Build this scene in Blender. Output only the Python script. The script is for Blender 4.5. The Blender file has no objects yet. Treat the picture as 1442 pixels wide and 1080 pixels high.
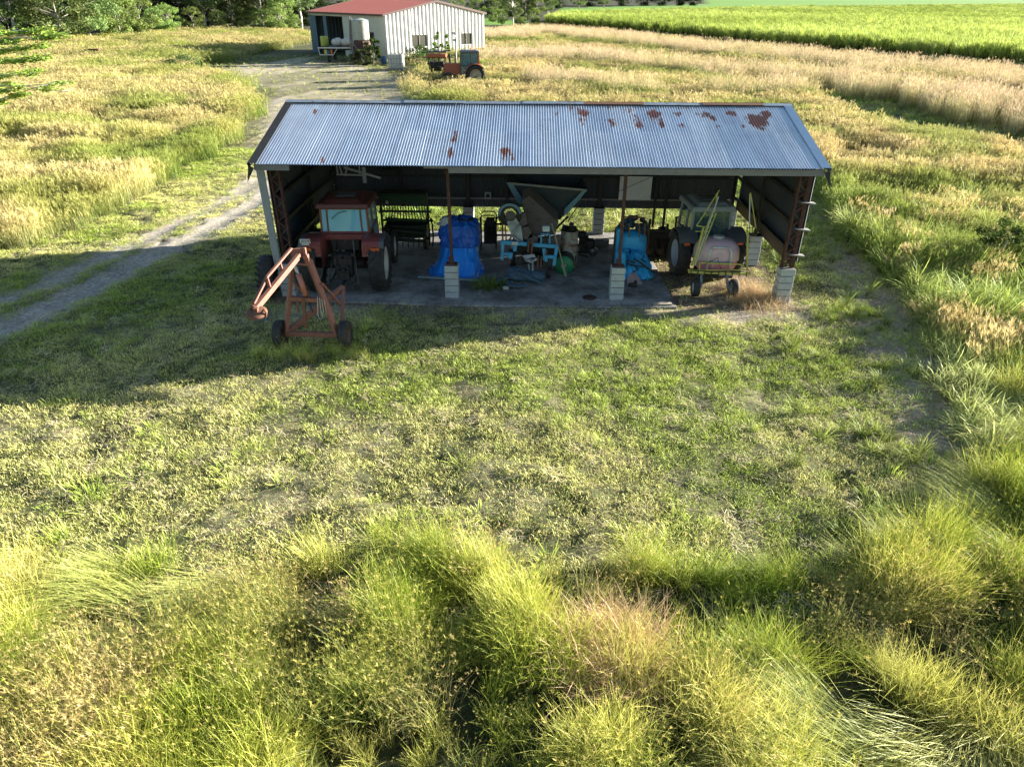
import bpy, math, random
import numpy as np
from mathutils import Vector, Matrix, Euler
random.seed(7)
S = bpy.context.scene
COL = S.collection
rad = math.radians
# ------------------------------------------------------------------ camera
CAMH = 8.0
FPX = 968.94                      # focal length in photo pixels (photo is 1442 wide)
PITCH, ROLL, YAW = rad(29.45), rad(0.2492), rad(-1.1736)
_fw = Vector((math.sin(YAW)*math.cos(PITCH), math.cos(YAW)*math.cos(PITCH), -math.sin(PITCH)))
_r = Vector((math.cos(YAW), -math.sin(YAW), 0)); _u = _r.cross(_fw)
_rt = _r*math.cos(ROLL)+_u*math.sin(ROLL); _up = -_r*math.sin(ROLL)+_u*math.cos(ROLL)
cam = bpy.data.cameras.new("camera"); camo = bpy.data.objects.new("camera", cam); COL.objects.link(camo)
cam.sensor_width = 36; cam.sensor_fit = 'HORIZONTAL'; cam.lens = 36*FPX/1442
cam.clip_start = 0.3; cam.clip_end = 6000
M = Matrix((_rt, _up, -_fw)).transposed().to_4x4(); M.translation = (0, 0, CAMH)
camo.matrix_world = M
S.camera = camo
# helpers: image pixels cast to a level plane or chosen depth to place objects
def _ray(px, py):
    return _fw + _rt*((px-721)/FPX) + _up*((540-py)/FPX)
def G(px, py, z=0.0):
    d = _ray(px, py); t = (z-CAMH)/d.z
    return (d.x*t, d.y*t)
def A(px, py, Y):
    d = _ray(px, py); t = Y/d.y
    return Vector((d.x*t, Y, CAMH+d.z*t))
def to_px(x, y, z=0.0):
    x = np.asarray(x, float); y = np.asarray(y, float)
    zz = (z-CAMH)+0*x
    d = x*_fw.x+y*_fw.y+zz*_fw.z
    d = np.where(d < .1, .1, d)
    return 721+FPX*(x*_rt.x+y*_rt.y+zz*_rt.z)/d, 540-FPX*(x*_up.x+y*_up.y+zz*_up.z)/d
# ------------------------------------------------------------------ light
SUN_EL = rad(12.5)
sun_to = Vector((0.9422*math.cos(SUN_EL), 0.335*math.cos(SUN_EL), math.sin(SUN_EL))).normalized()
sl = bpy.data.lights.new("sun", 'SUN'); so = bpy.data.objects.new("sun", sl); COL.objects.link(so)
sl.energy = 5.0; sl.angle = rad(0.53); sl.color = (1.0, 0.95, 0.84)
so.rotation_euler = sun_to.to_track_quat('Z', 'Y').to_euler(); so.location = (60, 20, 30)
W = bpy.data.worlds.new("World"); S.world = W; W.use_nodes = True
wn = W.node_tree.nodes; wl = W.node_tree.links
sky = wn.new('ShaderNodeTexSky'); sky.sky_type = 'NISHITA'; sky.sun_disc = False
sky.sun_elevation = SUN_EL; sky.sun_rotation = math.atan2(sun_to.x, sun_to.y)
sky.altitude = 20; sky.air_density = 1.0; sky.dust_density = 0.6; sky.ozone_density = 1.5
bg = wn['Background']; bg.inputs['Strength'].default_value = 0.05
wl.new(sky.outputs[0], bg.inputs['Color'])
S.view_settings.view_transform = 'Standard'; S.view_settings.look = 'None'
S.view_settings.exposure = 0; S.view_settings.gamma = 1
S.cycles.film_exposure = 4.8
S.cycles.max_bounces = 5; S.cycles.diffuse_bounces = 2; S.cycles.glossy_bounces = 3
S.cycles.transmission_bounces = 4; S.cycles.transparent_max_bounces = 6
S.cycles.caustics_reflective = False; S.cycles.caustics_refractive = False
S.cycles.sample_clamp_indirect = 4
# ------------------------------------------------------------------ noise
def _h(ix, iy, s):
    n = (ix*374761393+iy*668265263+s*1442695041) & 0xffffffff
    n = ((n ^ (n >> 13))*1274126177) & 0xffffffff
    return ((n ^ (n >> 16)) & 0xffff)/65535.0
def vnoise(x, y, s=0):
    x = np.asarray(x, float); y = np.asarray(y, float)
    ix = np.floor(x).astype(np.int64); iy = np.floor(y).astype(np.int64)
    fx = x-ix; fy = y-iy; fx = fx*fx*(3-2*fx); fy = fy*fy*(3-2*fy)
    a = _h(ix, iy, s); b = _h(ix+1, iy, s); c = _h(ix, iy+1, s); d = _h(ix+1, iy+1, s)
    return (a*(1-fx)+b*fx)*(1-fy)+(c*(1-fx)+d*fx)*fy
def fbm(x, y, s=0, o=3):
    t = 0; a = .5; n = 0
    for i in range(o):
        t = t+a*vnoise(np.asarray(x)*2**i, np.asarray(y)*2**i, s+i*17); n += a; a *= .5
    return t/n
def smooth(a, b, x):
    t = np.clip((x-a)/(b-a), 0, 1); return t*t*(3-2*t)
# ------------------------------------------------------------------ objects
def tag(o, label=None, cat=None, group=None, kind=None):
    if label: o['label'] = label
    if cat: o['category'] = cat
    if group: o['group'] = group
    if kind: o['kind'] = kind
    return o
def thing(name, label, cat, loc=(0, 0, 0), rz=0, group=None):
    o = bpy.data.objects.new(name, None); COL.objects.link(o)
    o.empty_display_size = .2; o.location = loc; o.rotation_euler = (0, 0, rz)
    return tag(o, label, cat, group)
def dup(root, loc, rz=0, label=None, scale=None):
    r = root.copy(); COL.objects.link(r); r.location = loc; r.rotation_euler = (0, 0, rz)
    if label: r['label'] = label
    if scale: r.scale = (scale,)*3 if not hasattr(scale, '__len__') else scale
    for ch in list(root.children):
        c = ch.copy(); COL.objects.link(c); c.parent = r
        for g in list(ch.children):
            d = g.copy(); COL.objects.link(d); d.parent = c
    return r
class MB:
    def __init__(s, org=(0, 0, 0)):
        s.v = []; s.f = []; s.mi = []; s.sm = []; s.m = 0; s.o = Vector(org)
    def add(s, vs, fs, smooth=False):
        b = len(s.v); s.v += [tuple(Vector(p)-s.o) for p in vs]
        for f in fs:
            s.f.append(tuple(b+i for i in f)); s.mi.append(s.m); s.sm.append(smooth)
        return s
    def box(s, c, d, rot=(0, 0, 0), top=None):
        R = Euler(rot).to_matrix(); c = Vector(c); t = top or (1, 1)
        vs = []
        for z in (-1, 1):
            k = t if z > 0 else (1, 1)
            for x, y in ((-1, -1), (1, -1), (1, 1), (-1, 1)):
                vs.append(c+R@Vector((x*d[0]/2*k[0], y*d[1]/2*k[1], z*d[2]/2)))
        return s.add(vs, [(3, 2, 1, 0), (4, 5, 6, 7), (0, 1, 5, 4), (1, 2, 6, 5), (2, 3, 7, 6), (3, 0, 4, 7)])
    def bar(s, p, q, w, h=None, up=(0, 0, 1)):
        p = Vector(p); q = Vector(q); h = h or w; d = (q-p).normalized()
        up = Vector(up)
        if abs(d.dot(up)) > .97: up = Vector((0, 1, 0))
        a = d.cross(up).normalized(); b = a.cross(d)
        vs = [e+a*x*w/2+b*y*h/2 for e in (p, q) for x, y in ((-1, -1), (1, -1), (1, 1), (-1, 1))]
        return s.add(vs, [(0, 1, 2, 3), (7, 6, 5, 4), (0, 4, 5, 1), (1, 5, 6, 2), (2, 6, 7, 3), (3, 7, 4, 0)])
    def tube(s, pts, r, n=8, cap=True):
        pts = [Vector(p) for p in pts]; rs = r if hasattr(r, '__len__') else [r]*len(pts)
        vs = []; fs = []; prev = None
        for i, p in enumerate(pts):
            d = (pts[min(i+1, len(pts)-1)]-pts[max(i-1, 0)])
            d = d.normalized() if d.length > 1e-9 else Vector((0, 0, 1))
            if prev is None:
                a = d.cross(Vector((0, 0, 1)))
                if a.length < .1: a = d.cross(Vector((0, 1, 0)))
            else: a = prev-d*prev.dot(d)
            a.normalize(); prev = a; b = d.cross(a)
            for k in range(n):
                t = 2*math.pi*k/n; vs.append(p+(a*math.cos(t)+b*math.sin(t))*rs[i])
        for i in range(len(pts)-1):
            for k in range(n):
                k2 = (k+1) % n; fs.append((i*n+k, i*n+k2, (i+1)*n+k2, (i+1)*n+k))
        s.add(vs, fs, n > 5)
        if cap:
            b = len(s.v)-len(vs)
            for ring, rev in ((0, True), (len(pts)-1, False)):
                f = [b+ring*n+k for k in range(n)]
                s.f.append(tuple(f[::-1] if rev else f)); s.mi.append(s.m); s.sm.append(False)
        return s
    def lathe(s, prof, c=(0, 0, 0), axis='z', n=24, smooth=True):
        vs = []; fs = []; c = Vector(c)
        for r, z in prof:
            for k in range(n):
                t = 2*math.pi*k/n; x, y = r*math.cos(t), r*math.sin(t)
                p = {'z': (x, y, z), 'x': (z, x, y), 'y': (y, z, x)}[axis] if isinstance(axis, str) else None
                if p is None: p = axis@Vector((x, y, z))
                vs.append(c+Vector(p))
        for i in range(len(prof)-1):
            for k in range(n):
                k2 = (k+1) % n; fs.append((i*n+k, i*n+k2, (i+1)*n+k2, (i+1)*n+k))
        return s.add(vs, fs, smooth)
    def poly(s, pts, th=None, nrm=None):
        pts = [Vector(p) for p in pts]; n = len(pts)
        if not th: return s.add(pts, [tuple(range(n))])
        nn = Vector(nrm) if nrm else (pts[1]-pts[0]).cross(pts[2]-pts[1]).normalized()
        q = [p+nn*th for p in pts]
        return s.add(pts+q, [tuple(range(n))[::-1], tuple(range(n, 2*n))]+[(i, (i+1) % n, n+(i+1) % n, n+i) for i in range(n)])
    def build(s, name, mats, parent=None, loc=None, bev=0, seg=1):
        me = bpy.data.meshes.new(name); me.from_pydata(s.v, [], s.f)
        mats = mats if isinstance(mats, (list, tuple)) else [mats]
        for m in mats: me.materials.append(m)
        me.polygons.foreach_set('material_index', s.mi); me.polygons.foreach_set('use_smooth', s.sm)
        me.update()
        o = bpy.data.objects.new(name, me); COL.objects.link(o)
        if parent: o.parent = parent
        if loc is not None: o.location = loc
        if bev:
            b = o.modifiers.new('bevel', 'BEVEL'); b.width = bev; b.segments = seg; b.limit_method = 'ANGLE'; b.angle_limit = rad(40)
        return o
# ------------------------------------------------------------------ materials
def nmat(name):
    m = bpy.data.materials.new(name); m.use_nodes = True
    nt = m.node_tree; nt.nodes.clear()
    out = nt.nodes.new('ShaderNodeOutputMaterial')
    return m, nt, out
def N(nt, t, **kw):
    n = nt.nodes.new(t)
    for k, v in kw.items():
        if k.startswith('i_'): n.inputs[k[2:].replace('_', ' ')].default_value = v
        else: setattr(n, k, v)
    return n
def ramp(nt, fac, a, b, ca=(0, 0, 0, 1), cb=(1, 1, 1, 1)):
    r = nt.nodes.new('ShaderNodeValToRGB'); r.color_ramp.elements[0].position = a; r.color_ramp.elements[1].position = b
    r.color_ramp.elements[0].color = ca; r.color_ramp.elements[1].color = cb
    nt.links.new(fac, r.inputs[0]); return r.outputs[0]
def mix(nt, fac, a, b, blend='MIX'):
    m = nt.nodes.new('ShaderNodeMix'); m.data_type = 'RGBA'; m.blend_type = blend
    for s_, v in ((0, fac), (6, a), (7, b)):
        if isinstance(v, (int, float)): m.inputs[s_].default_value = v
        elif isinstance(v, (tuple, list)): m.inputs[s_].default_value = tuple(v)+((1,) if len(v) == 3 else ())
        else: nt.links.new(v, m.inputs[s_])
    return m.outputs[2]
_mc = {}
def paint(c, rough=.5, metal=0.0, dirt=.35, rust=0.0, sc=3.0, dc=(.10, .075, .05), bump=.15, rc=(.17, .06, .03), key=''):
    k = (c, rough, metal, dirt, rust, sc, dc, bump, rc)
    if k in _mc: return _mc[k]
    m, nt, out = nmat('paint_%s%d' % (key, len(_mc)))
    tc = N(nt, 'ShaderNodeTexCoord'); L = nt.links.new
    n1 = N(nt, 'ShaderNodeTexNoise', i_Scale=sc, i_Detail=6.0, i_Roughness=.65); L(tc.outputs['Object'], n1.inputs['Vector'])
    n2 = N(nt, 'ShaderNodeTexNoise', i_Scale=sc*6, i_Detail=4.0, i_Roughness=.7); L(tc.outputs['Object'], n2.inputs['Vector'])
    col = mix(nt, .35, c, mix(nt, n2.outputs[0], tuple(x*.6 for x in c), tuple(min(1, x*1.35) for x in c)))
    d = ramp(nt, n1.outputs[0], .48, .72)
    md = N(nt, 'ShaderNodeMath', operation='MULTIPLY'); L(d, md.inputs[0]); md.inputs[1].default_value = dirt
    col = mix(nt, md.outputs[0], col, dc)
    if rust > 0:
        n3 = N(nt, 'ShaderNodeTexNoise', i_Scale=sc*1.7, i_Detail=8.0, i_Roughness=.75, i_Distortion=.4); L(tc.outputs['Object'], n3.inputs['Vector'])
        r = ramp(nt, n3.outputs[0], .62-.25*rust, .70-.2*rust)
        col = mix(nt, r, col, mix(nt, n2.outputs[0], tuple(x*.5 for x in rc), tuple(x*1.7 for x in rc)))
    p = N(nt, 'ShaderNodeBsdfPrincipled'); L(col, p.inputs['Base Color'])
    p.inputs['Roughness'].default_value = rough; p.inputs['Metallic'].default_value = metal
    if bump:
        b = N(nt, 'ShaderNodeBump', i_Strength=bump, i_Distance=.02); L(n2.outputs[0], b.inputs['Height']); L(b.outputs[0], p.inputs['Normal'])
    L(p.outputs[0], out.inputs[0]); _mc[k] = m
    return m
def glassmat(name, tint=(.75, .85, .88), tr=.55, dc=(.16, .30, .36)):
    m, nt, out = nmat(name); L = nt.links.new
    g = N(nt, 'ShaderNodeBsdfGlossy'); g.inputs['Roughness'].default_value = .06; g.inputs['Color'].default_value = (.9, .95, 1, 1)
    t = N(nt, 'ShaderNodeBsdfTransparent'); t.inputs['Color'].default_value = tint+(1,)
    d = N(nt, 'ShaderNodeBsdfDiffuse'); d.inputs['Color'].default_value = dc+(1,)
    fr = N(nt, 'ShaderNodeFresnel'); fr.inputs[0].default_value = 1.5
    m1 = N(nt, 'ShaderNodeMixShader'); m1.inputs[0].default_value = 1-tr; L(t.outputs[0], m1.inputs[1]); L(d.outputs[0], m1.inputs[2])
    m2 = N(nt, 'ShaderNodeMixShader'); L(fr.outputs[0], m2.inputs[0]); L(m1.outputs[0], m2.inputs[1]); L(g.outputs[0], m2.inputs[2])
    L(m2.outputs[0], out.inputs[0]); return m
RUBBER = paint((.022, .022, .023), .75, dirt=.5, sc=8, dc=(.07, .06, .05), key='rubber')
DARK = paint((.018, .017, .016), .6, dirt=.5, sc=6, dc=(.05, .035, .025), key='dark')
RUSTRED = paint((.060, .024, .020), .75, dirt=.4, rust=.3, sc=5, key='rustred')
STEEL = paint((.30, .31, .31), .5, .5, dirt=.4, rust=.1, key='steel')
RUST = paint((.16, .07, .04), .85, dirt=.4, sc=6, key='rust')
TIMBER = paint((.21, .205, .20), .85, dirt=.4, sc=5, dc=(.12, .10, .09), key='timber')
BLOCK = paint((.40, .43, .44), .9, dirt=.32, sc=4, dc=(.17, .15, .12), bump=.5, key='block')
# a tyre whose tread shows, with a rim as its own part; axis along x
def wheel(parent, c, R, w, rimmat, rr=.6, lugs=20, side=1, lug=.035, name='wheel'):
    b = MB(); r0 = R-lug*.6 if lugs else R
    b.lathe([(rr*R, -w*.36), (R*.82, -w*.5), (r0*.96, -w*.47), (r0, -w*.34), (r0, w*.34), (r0*.96, w*.47), (R*.82, w*.5), (rr*R, w*.36)], axis='x', n=36)
    for k in range(lugs):
        for sx in (-1, 1):
            a0 = 2*math.pi*(k+(.5 if sx > 0 else 0))/lugs; a1 = a0+.55*2*math.pi/lugs*1.6
            p = [(0.0, r0, a0), (sx*w*.28, r0, a0*.45+a1*.55), (sx*w*.49, r0*.955, a1)]
            P = [Vector((x, r*math.cos(a), r*math.sin(a))) for x, r, a in p]
            for i in (0, 1):
                b.bar(P[i], P[i+1], R*.055, lug*2, up=(0, math.cos(a0), math.sin(a0)))
    t = b.build(name, RUBBER, parent, c)
    r = MB(); q = rr*R
    r.lathe([(q*1.02, -w*.37), (q*.93, -w*.30), (q*.90, 0), (q*.93, w*.30), (q*1.02, w*.37)], axis='x', n=28)
    for sgn in (1, -1):
        prof = [(q*1.0, w*.36), (q*.90, w*.30), (q*.86, w*.12), (q*.40, w*.05), (q*.33, w*.16), (.001, w*.18)]
        r.lathe([(a, sgn*z) for a, z in (prof if sgn > 0 else prof[::-1])], axis='x', n=28)
        for k in range(8):
            a = k*math.pi/4; r.lathe([(.018, 0), (.018, sgn*.03), (.001, sgn*.03)], (sgn*w*.15, q*.27*math.cos(a), q*.27*math.sin(a)), 'x', 6)
    r.build('rim', rimmat, t)
    return t
# ================================================================== ground zones
def PX(*pts): return [G(*p) for p in pts]
def inpoly(x, y, poly):
    x = np.asarray(x); y = np.asarray(y); r = np.zeros(x.shape, bool); n = len(poly)
    for i in range(n):
        x0, y0 = poly[i]; x1, y1 = poly[(i+1) % n]
        if y0 == y1: continue
        c = ((y0 > y) != (y1 > y)) & (x < (x1-x0)*(y-y0)/(y1-y0)+x0)
        r ^= c
    return r
def dline(x, y, pts):
    d = np.full(np.shape(x), 1e9)
    for (x0, y0), (x1, y1) in zip(pts[:-1], pts[1:]):
        L2 = (x1-x0)**2+(y1-y0)**2; t = np.clip(((x-x0)*(x1-x0)+(y-y0)*(y1-y0))/L2, 0, 1)
        d = np.minimum(d, np.hypot(x-x0-t*(x1-x0), y-y0-t*(y1-y0)))
    return d
Z_LEFT = PX((-900, 372), (-200, 356), (0, 349), (45, 345), (60, 334), (120, 318), (171, 292), (215, 266), (250, 246), (305, 218), (330, 190), (352, 165), (350, 140), (332, 122), (300, 112), (255, 110), (262, 98), (330, 84), (425, 62), (440, 50), (300, 45), (200, 50), (100, 58), (0, 62), (-900, 100))
Z_BACK = PX((572, 150), (565, 128), (600, 100), (560, 92), (690, 60), (690, 52), (765, 38), (1442, 103), (2600, 215), (2600, 400), (1442, 560), (1390, 600), (1330, 560), (1300, 470), (1255, 395), (1215, 350), (1170, 300), (1140, 262), (1110, 215), (1090, 188))
Z_CUT = PX((1130, 130), (1230, 128), (1330, 142), (1500, 165), (1900, 190), (1900, 262), (1442, 218), (1300, 205), (1200, 185))
Z_FORE = PX((-700, 800), (0, 800), (150, 806), (300, 818), (450, 800), (560, 782), (640, 796), (760, 806), (880, 794), (950, 806), (1080, 800), (1200, 800), (1290, 750), (1370, 680), (1442, 560), (1900, 520), (2600, 2000), (-1800, 2000))
Z_CANE = PX((765, 40), (900, 52), (1100, 74), (1442, 103), (2600, 215))+[G(2600, 10, 3), G(1442, 6, 3), G(1100, 9, 3), G(870, 13, 3), G(790, 17, 3)]
Z_YARD = PX((285, 104), (345, 92), (430, 80), (500, 92), (595, 112), (580, 140), (560, 146), (405, 150), (378, 124), (325, 116))
Z_WOOD = PX((-1500, 130), (0, 60), (100, 56), (200, 48), (300, 43), (440, 46), (430, 20), (700, 26), (765, 34), (790, 12), (1000, 6), (1000, -3), (-1500, -3))
Z_RGREEN = PX((1140, 262), (1170, 300), (1215, 350), (1255, 395), (1300, 470), (1330, 560), (1390, 650), (1500, 640), (1900, 500), (1900, 250), (1300, 300))
RUT1 = PX((-300, 600), (0, 462), (53, 440), (143, 400), (228, 355), (285, 329), (326, 306), (367, 282), (392, 250), (404, 200), (410, 150))
RUT2 = PX((-300, 520), (0, 424), (81, 392), (191, 343), (244, 318), (305, 290), (367, 253), (384, 215), (392, 170), (396, 140))
ROAD = [((a[0]+b[0])/2, (a[1]+b[1])/2) for a, b in zip(RUT1[:8], [RUT2[0], RUT2[1], RUT2[2], RUT2[3], RUT2[3], RUT2[4], RUT2[5], RUT2[6]])]
PATHR = PX((1165, 262), (1185, 330), (1215, 400), (1260, 470), (1290, 540), (1320, 620), (1350, 690))
BX0, BX1, BY0, BY1 = -7.6, 8.1, 18.75, 26.2       # machinery shed footprint
SLAB = [(-7.1, 19.0), (-2.3, 18.75), (4.45, 18.78), (4.30, 26.0), (-7.1, 26.0)]
def zones(x, y):
    """dictionary of soft masks on the ground"""
    w = .45+fbm(x*.9, y*.9, 5)*.9
    jx = x+(fbm(x*.5, y*.5, 11)-.5)*1.6*np.clip(y/25, .55, 3); jy = y+(fbm(x*.9, y*.9, 12)-.5)*1.6*np.clip(y/25, .55, 3)
    z = {}
    z['left'] = inpoly(jx, jy, Z_LEFT); z['back'] = inpoly(jx, jy, Z_BACK); z['cut'] = inpoly(jx, jy, Z_CUT)
    z['fore'] = inpoly(jx, jy, Z_FORE); z['cane'] = inpoly(x, y, Z_CANE); z['yard'] = inpoly(jx, jy, Z_YARD)
    z['rg'] = inpoly(jx, jy, Z_RGREEN)
    r1 = dline(x, y, RUT1); r2 = dline(x, y, RUT2)
    far = 1+np.clip((y-25)/40, 0, 2)
    z['rut'] = np.maximum(1-smooth(.32, 1.0*far, r1+(w-.9)*.6), .85*(1-smooth(.22, .8*far, r2+(w-.9)*.6)))
    z['road'] = 1-smooth(.5, 1.7*far, np.minimum(r1, r2)+(w-.9)*1.2)
    z['path'] = (1-smooth(.3, 1.5, dline(x, y, PATHR)+(w-.9)*.9))
    z['shed'] = (x > BX0-.1) & (x < BX1) & (y > BY0) & (y < BY1)
    z['slab'] = inpoly(x, y, SLAB)
    z['apron'] = 1-smooth(.2, 1.1, np.maximum(np.maximum(-7.0-x, x-7.9), np.abs(y-18.6)-.1)+(w-.9)*1.6)
    return z
def hgt(x, y):
    x = np.asarray(x, float); y = np.asarray(y, float)
    near = (smooth(2, 4, y)*(1-smooth(40, 60, y)))
    h = (fbm(x*2.2, y*2.2, 3)-.5)*.10+(fbm(x*.45, y*.45, 4)-.5)*.16+(fbm(x*5.5, y*5.5, 6, 2)-.5)*.115+(np.abs(fbm(x*.9+y*.25, y*3.2-x*.5, 8, 3)-.5)*-.46+.06)*smooth(.35, .6, fbm(x*.3, y*.3, 14))
    inb = 1-smooth(0, 1.6, np.maximum(np.maximum(BX0-x, x-BX1), np.maximum(BY0-.3-y, y-BY1)))
    r = np.minimum(dline(x, y, RUT1), dline(x, y, RUT2))
    h = h*(1-.8*(1-smooth(.2, .8, r)))-.04*(1-smooth(.15, .5, r))
    return h*near*(1-inb)-.012*inb
def graded(a, b, step, far0, far1, g=1.07):
    m = list(np.arange(a, b+1e-6, step)); s = step; v = m[-1]
    while v < far1: s *= g; v += s; m.append(v)
    s = step; v = m[0]; L = []
    while v > far0: s *= g; v -= s; L.append(v)
    return np.array(L[::-1]+m)
xs = graded(-20, 14, .15, -1500, 1500); ys = graded(3.5, 31, .15, -400, 2600)
GX, GY = np.meshgrid(xs, ys); gx, gy = GX.ravel(), GY.ravel()
gz = hgt(gx, gy)
Zg = zones(gx, gy)
def lerp(a, b, t): return a+(np.asarray(b)-a)*t[:, None]
n1 = fbm(gx*.6, gy*.6, 21); n2 = fbm(gx*3, gy*3, 22); n3 = fbm(gx*.12, gy*.12, 23)
col = np.tile(np.array([.105, .11, .042]), (gx.size, 1))                     # mown turf with dead thatch
col = lerp(col, (.32, .28, .16), smooth(.54, .72, n1)*.4)
col = lerp(col, (.07, .08, .035), smooth(.48, .66, n2)*.6)
col = lerp(col, (.13, .13, .055), (Zg['left'] | Zg['back'])*.8)
col = lerp(col, (.035, .045, .015), (Zg['fore'])*.9)  # ground darkened to paint in the shade under the long grass
col = lerp(col, (.05, .04, .02), Zg['cane']*1.0)
col = lerp(col, (.40, .31, .22), Zg['path']*.9)
col = lerp(col, (.36, .31, .24), Zg['apron']*(.35+.6*smooth(.4, .6, n1)))
rc = .26+.12*(n2-.5)
col = lerp(col, (.30, .25, .18), Zg['road']*.7)
col = lerp(col, (.40, .36, .30), Zg['rut']*(.6+.4*n2))
col = lerp(col, (.50, .42, .29), Zg['yard']*(.35+.6*smooth(.4, .6, n3*.5+n1*.5)))
inside = Zg['shed'].astype(float)
col = lerp(col, (.20, .14, .09), inside)
col = lerp(col, (.15, .34, .02), ((gy > 230) & (gx > -20)).astype(float)*.9)
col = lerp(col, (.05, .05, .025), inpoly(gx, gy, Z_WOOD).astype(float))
nx, ny = len(xs), len(ys)
idx = np.arange(nx*ny).reshape(ny, nx)
quads = np.stack([idx[:-1, :-1], idx[:-1, 1:], idx[1:, 1:], idx[1:, :-1]], -1).reshape(-1, 4)
def ground_mat(name, bumpd=.03):
    m, nt, out = nmat(name); L = nt.links.new
    at = N(nt, 'ShaderNodeAttribute', attribute_name='gcol'); tc = N(nt, 'ShaderNodeTexCoord')
    a = N(nt, 'ShaderNodeTexNoise', i_Scale=9.0, i_Detail=8.0, i_Roughness=.75); L(tc.outputs['Object'], a.inputs['Vector'])
    b = N(nt, 'ShaderNodeTexNoise', i_Scale=1.1, i_Detail=6.0, i_Roughness=.7); L(tc.outputs['Object'], b.inputs['Vector'])
    v = N(nt, 'ShaderNodeTexVoronoi', i_Scale=38.0); L(tc.outputs['Object'], v.inputs['Vector'])
    c = mix(nt, 1.0, at.outputs['Color'], ramp(nt, a.outputs[0], .3, .7, (.42, .42, .42, 1), (1.5, 1.5, 1.5, 1)), 'MULTIPLY')
    c = mix(nt, .7, c, ramp(nt, b.outputs[0], .35, .65, (.7, .72, .7, 1), (1.25, 1.2, 1.15, 1)), 'MULTIPLY')
    c = mix(nt, .25, c, v.outputs['Color'], 'OVERLAY')
    hs = N(nt, 'ShaderNodeHueSaturation'); hs.inputs['Saturation'].default_value = .9; L(c, hs.inputs['Color'])
    p = N(nt, 'ShaderNodeBsdfPrincipled'); p.inputs['Roughness'].default_value = .95; p.inputs['Specular IOR Level'].default_value = .15
    L(hs.outputs[0], p.inputs['Base Color'])
    bm = N(nt, 'ShaderNodeBump', i_Strength=.8, i_Distance=bumpd); L(a.outputs[0], bm.inputs['Height']); L(bm.outputs[0], p.inputs['Normal'])
    L(p.outputs[0], out.inputs[0]); return m
GM = ground_mat('ground_earth', .05); GT = ground_mat('track_gravel', .03)
def sheet(name, sel, dz, mat_):
    q = quads[sel]; used, inv = np.unique(q.ravel(), return_inverse=True)
    me = bpy.data.meshes.new(name); co = np.stack([gx[used], gy[used], gz[used]+dz], -1)
    me.vertices.add(len(used)); me.vertices.foreach_set('co', co.ravel())
    me.loops.add(q.size); me.loops.foreach_set('vertex_index', inv.astype(np.int32))
    me.polygons.add(len(q)); me.polygons.foreach_set('loop_start', np.arange(0, q.size, 4, dtype=np.int32))
    me.update(calc_edges=True)
    at = me.color_attributes.new('gcol', 'FLOAT_COLOR', 'POINT')
    at.data.foreach_set('color', np.concatenate([col[used], np.ones((len(used), 1))], 1).ravel())
    me.materials.append(mat_); me.polygons.foreach_set('use_smooth', [True]*len(q))
    o = bpy.data.objects.new(name, me); COL.objects.link(o); return o
cx = gx[quads].mean(1); cy = gy[quads].mean(1)
Zc = zones(cx, cy)
trk = (Zc['rut'] > .40) & (cy < 75)
yard = Zc['yard'] & ~trk
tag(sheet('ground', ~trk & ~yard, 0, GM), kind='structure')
tag(sheet('dirt_track', trk, .004, GT), kind='structure')
tag(sheet('gravel_yard', yard, .004, GT), kind='structure')
# concrete slab under the machinery shed
def concrete():
    m, nt, out = nmat('concrete'); L = nt.links.new
    tc = N(nt, 'ShaderNodeTexCoord')
    a = N(nt, 'ShaderNodeTexNoise', i_Scale=1.0, i_Detail=8.0, i_Roughness=.7); L(tc.outputs['Object'], a.inputs['Vector'])
    b = N(nt, 'ShaderNodeTexNoise', i_Scale=14.0, i_Detail=6.0, i_Roughness=.8); L(tc.outputs['Object'], b.inputs['Vector'])
    c = mix(nt, ramp(nt, a.outputs[0], .38, .64), (.13, .12, .11), (.40, .40, .385))
    c = mix(nt, ramp(nt, b.outputs[0], .50, .66), c, (.13, .09, .055))
    p = N(nt, 'ShaderNodeBsdfPrincipled'); p.inputs['Roughness'].default_value = .85; L(c, p.inputs['Base Color'])
    bm = N(nt, 'ShaderNodeBump', i_Strength=.4, i_Distance=.01); L(b.outputs[0], bm.inputs['Height']); L(bm.outputs[0], p.inputs['Normal'])
    L(p.outputs[0], out.inputs[0]); return m
b = MB(); b.poly([(x, y, -.02) for x, y in SLAB], .06, (0, 0, 1))
tag(b.build('concrete_floor', concrete(), bev=.01), kind='structure')
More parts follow.
